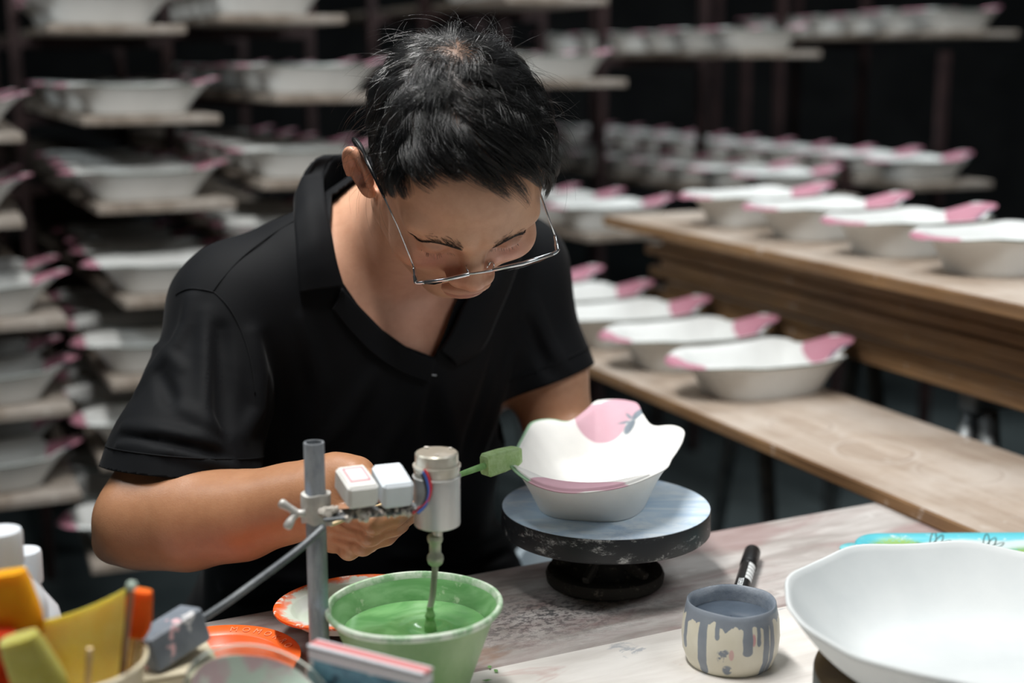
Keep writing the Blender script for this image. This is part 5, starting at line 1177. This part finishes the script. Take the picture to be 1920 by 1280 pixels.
bald = lambda p: np.linalg.norm(p-WH, axis=1) <   .013+.004*np.sin(p[:, 0]*200)
C1, r1 = hair_set(14000, lambda p, h: (h > .016) & (p[:, 2] > .034+.026*np.clip((np.abs(p[:, 0])-.045)/.015, 0, 1)) & (~bald(p) | (rng.random(len(p)) < .7)), .026, .050, .004, .0175, 7, .16, .00021)
hair = strands_mesh('hair', C1, r1, MH.m, man); hair['kind'] = 'stuff'
def short_set(n, cond, lo_, hi_):
    p = seeds(n, cond); t = np.clip(hairmask(p)/.05, 0, 1); return grow(p, flow(rng.normal(0, .3, n)), (lo_+(hi_-lo_)*t)*rng.uniform(.7, 1.2, n), (.0012+.004*t)*rng.uniform(.5, 1.2, n), 3)
C2 = short_set(5500, lambda p, h: (h > .001) & (p[:, 2] < .072) & (rng.random(len(p)) < .06+h/.05), .003, .013)
s2 = strands_mesh('short_side_hair', C2, .00013, MH.m, man); s2['kind'] = 'stuff'; s2['label'] = 'closely cut hair at the sides'
# stray hairs
p = seeds(320, lambda p, h: (h > .03) & (p[:, 2] > .06)); C3 = grow(p, flow(rng.normal(0, .9, 320)), rng.uniform(.03, .055, 320), rng.uniform(.016, .034, 320), 7, -.2)
s3 = strands_mesh('stray_hair', C3, .00011, MH.m, man); s3['kind'] = 'stuff'
# eyebrows and lashes
def on_head(x, y, z):
    p = np.array([[x, y, z]], np.float32)
    for _ in range(8):
        d0 = head_l(p); e = np.float32(.0015); gr = np.stack([head_l(p+np.eye(3, dtype=np.float32)[i]*e)-d0 for i in range(3)], 1)/e; p = p-d0[:, None]*gr/np.maximum((gr**2).sum(1), .3)[:, None]
    return p[0], gr[0]/np.linalg.norm(gr[0])
MBRW = pm('brown_black_brow', (48, 36, 30), rough=.5)
for sx in (-1, 1):
    C = []
    for i in range(420):
        t = rng.random(); x = .0130+.0355*t; z = .0405+.0030*math.sin(t*3.0)-.0050*t*t+rng.normal(0, .0029*(1-.6*t)); q, g_ = on_head(sx*x, .1-.03*t, z)
        d = nrm(np.array([sx*(.55+.6*t), 0, .75-1.15*t])+rng.normal(0, .15, 3)); d = d-g_*np.dot(d, g_); L = .0080*(1-.3*t)*rng.uniform(.7, 1.1)
        C.append([q+d*L*s+g_*(.0007*math.sin(s*2.6)+.0001) for s in np.linspace(0, 1, 5)])
    strands_mesh('eyebrow', np.array(C), .00015, MBRW, man)
    C = []
    for i in range(30):
        t = rng.random(); x = .0195+.0285*t; q, g_ = on_head(sx*x, .095-.008*t, .0155+.0025*math.sin(t*3.1)*-1); d = nrm(np.array([sx*(t-.5)*.8, .9, -.45]))
        L = .0058*(.6+.4*math.sin(t*3.1))*rng.uniform(.6, 1.1); C.append([q+d*L*s+np.array([0, 0, .0018*s*s]) for s in np.linspace(0, 1, 5)])
    strands_mesh('eyelashes', np.array(C), .00010, MH.m, man)
# ------------------------------------------------------------------ the glasses
def ray_local_y(px, py, y0):                                   # where the sight line meets the head plane y = y0
    o = w2h(np.array([[0, 0, CAMZ]], np.float32))[0]; d = nrm(w2h(P(px, py, 1.0)[None].astype(np.float32))[0]-o); return o+d*((y0-o[1])/d[1])
def on_ray(px, py, lift):                                      # head surface under the sight line, lifted off the skin
    q = hit(HEAD, px, py, 1.15, 1.7); return w2h((q+gradn(HEAD, q)*lift)[None].astype(np.float32))[0]
gr_ = thing('eyeglasses', 'silver half-rim eyeglasses low on the nose of the person', 'glasses', tuple(map(float, h2w((0, .11, 0))))); GO = np.array(gr_.location)
def gl(p): return h2w(p)-GO
hgR, hgL, brg = ray_local_y(784, 527, .105), ray_local_y(1041, 468, .103), ray_local_y(900, 503, .117)
MSV = M('polished_steel', .22, .85); MSV.color(srgb(226, 230, 234)); MBK = pm('black_temple_tip', (14, 15, 17), rough=.3)
cR, cL = ray_local_y(796, 529, .109), ray_local_y(1036, 476, .107)
bR, bL = ray_local_y(880, 513, .1165), ray_local_y(924, 506, .1165)
G().tube([gl(cR), gl(cR*.5+bR*.5+np.array([0, .0015, 0])), gl(bR)], .0019, 10).obj('rim_bar', MSV.m, gr_, True)
G().tube([gl(cL), gl(cL*.5+bL*.5+np.array([0, .0015, 0])), gl(bL)], .0019, 10).obj('rim_bar', MSV.m, gr_, True)
G().tube(spline([gl(bR), gl(bR*.7+bL*.3+np.array([0, .001, .0012])), gl(bR*.3+bL*.7+np.array([0, .001, .0012])), gl(bL)], 5), .00125, 8).obj('bridge', MSV.m, gr_, True)
for c_, h_, nm in ((cR, hgR, 'R'), (cL, hgL, 'L')):
    sx = 1 if nm == 'R' else -1
    h1 = np.array([h_[0]*1.0+sx*.002, h_[1]-.003, h_[2]+.001]); G().tube(spline([gl(c_), gl(h_+np.array([sx*.0015, .0015, 0])), gl(h1), gl(h1+np.array([0, -.010, .002]))], 5), [.0018]*6+[.0022]*6+[.0015]*4, 8).obj('hinge', MSV.m, gr_, True)
    h2_ = h1+np.array([0, -.010, .002])
    if nm == 'R':
        e1 = on_ray(735, 364, .008); e2 = on_ray(714, 308, .011); e3 = on_ray(701, 280, .011); ma = on_ray(752, 420, .004); mb_ = on_ray(768, 472, .003); e4 = e3+(e3-e2)*.75+np.array([.004, 0, .003])
        G().tube([gl(h2_), gl(mb_), gl(ma), gl(e1)], .0009, 8).obj('temple', MSV.m, gr_, True)
        G().tube(spline([gl(e1), gl(e2), gl(e3), gl(e4)], 5), list(np.linspace(.0013, .0026, 11))+[.0032, .0034, .0034, .0028, .0012], 10).obj('temple_tip', MBK, gr_, True)
    else:
        e1 = ray_local_y(1013, 363, .050); G().tube([gl(h2_), gl(e1), gl(np.array([-.079, .01, e1[2]+.012])), gl(np.array([-.080, -.012, e1[2]+.014]))], .0009, 8).obj('temple', MSV.m, gr_, True)
MLN = bpy.data.materials.new('clear_lens'); MLN.use_nodes = True; nt = MLN.node_tree; nt.nodes.clear(); o_ = nt.nodes.new('ShaderNodeOutputMaterial'); mx2 = nt.nodes.new('ShaderNodeMixShader'); tr = nt.nodes.new('ShaderNodeBsdfTransparent'); gs_ = nt.nodes.new('ShaderNodeBsdfGlossy'); fr_ = nt.nodes.new('ShaderNodeFresnel'); fr_.inputs[0].default_value = 1.45; gs_.inputs['Roughness'].default_value = .03
tr.inputs[0].default_value = (.96, .97, .98, 1); nt.links.new(fr_.outputs[0], mx2.inputs[0]); nt.links.new(tr.outputs[0], mx2.inputs[1]); nt.links.new(gs_.outputs[0], mx2.inputs[2]); nt.links.new(mx2.outputs[0], o_.inputs[0])
for a, b, sx in ((cR, bR, 1), (cL, bL, -1)):
    vd = nrm(w2h(P(900, 510, 1.3)[None].astype(np.float32))[0]-w2h(np.array([[0, 0, CAMZ]], np.float32))[0]); dn = nrm(vd+np.array([0, .0, -.16])); ac = b-a; wl_ = np.linalg.norm(ac); ac = ac/wl_; out_ = np.cross(ac, dn); out_ *= np.sign(out_[1]); g = G(); H_ = .026; prof = []
    for (x, y) in ((.02, 0), (.98, 0), (1.0, .15), (.99, .55), (.92, .86), (.78, .98), (.5, 1.0), (.2, .97), (.07, .84), (0, .5), (0, .12)): prof.append(a+ac*wl_*x+dn*H_*y+out_*.003*math.sin(math.pi*x)*1)
    n = len(prof); g.v = [tuple(gl(p+out_*.0007)) for p in prof]+[tuple(gl(p-out_*.0007)) for p in prof]; g.f = [tuple(range(n)), tuple(range(2*n-1, n-1, -1))]+[(i, (i+1) % n, n+(i+1) % n, n+i) for i in range(n)]
    g.obj('lens', MLN, gr_)
for b, sx in ((bR, 1), (bL, -1)):
    q = b+np.array([0, -.004, -.002]); G().tube(spline([gl(b), gl(b+np.array([sx*.002, -.006, .001])), gl(b+np.array([sx*.0005, -.010, -.002])), gl(b+np.array([-sx*.001, -.009, -.006]))], 5), .0006, 6).obj('pad_arm', MSV.m, gr_, True)
    G().lathe([(0, .0012), (.0030, .0008), (.0036, 0), (.0030, -.0008), (0, -.0012)], 14, c=gl(b+np.array([-sx*.002, -.0095, -.006])), ax=HR@nrm((1, .5*sx, 0))).obj('nose_pad', MLN, gr_, True)
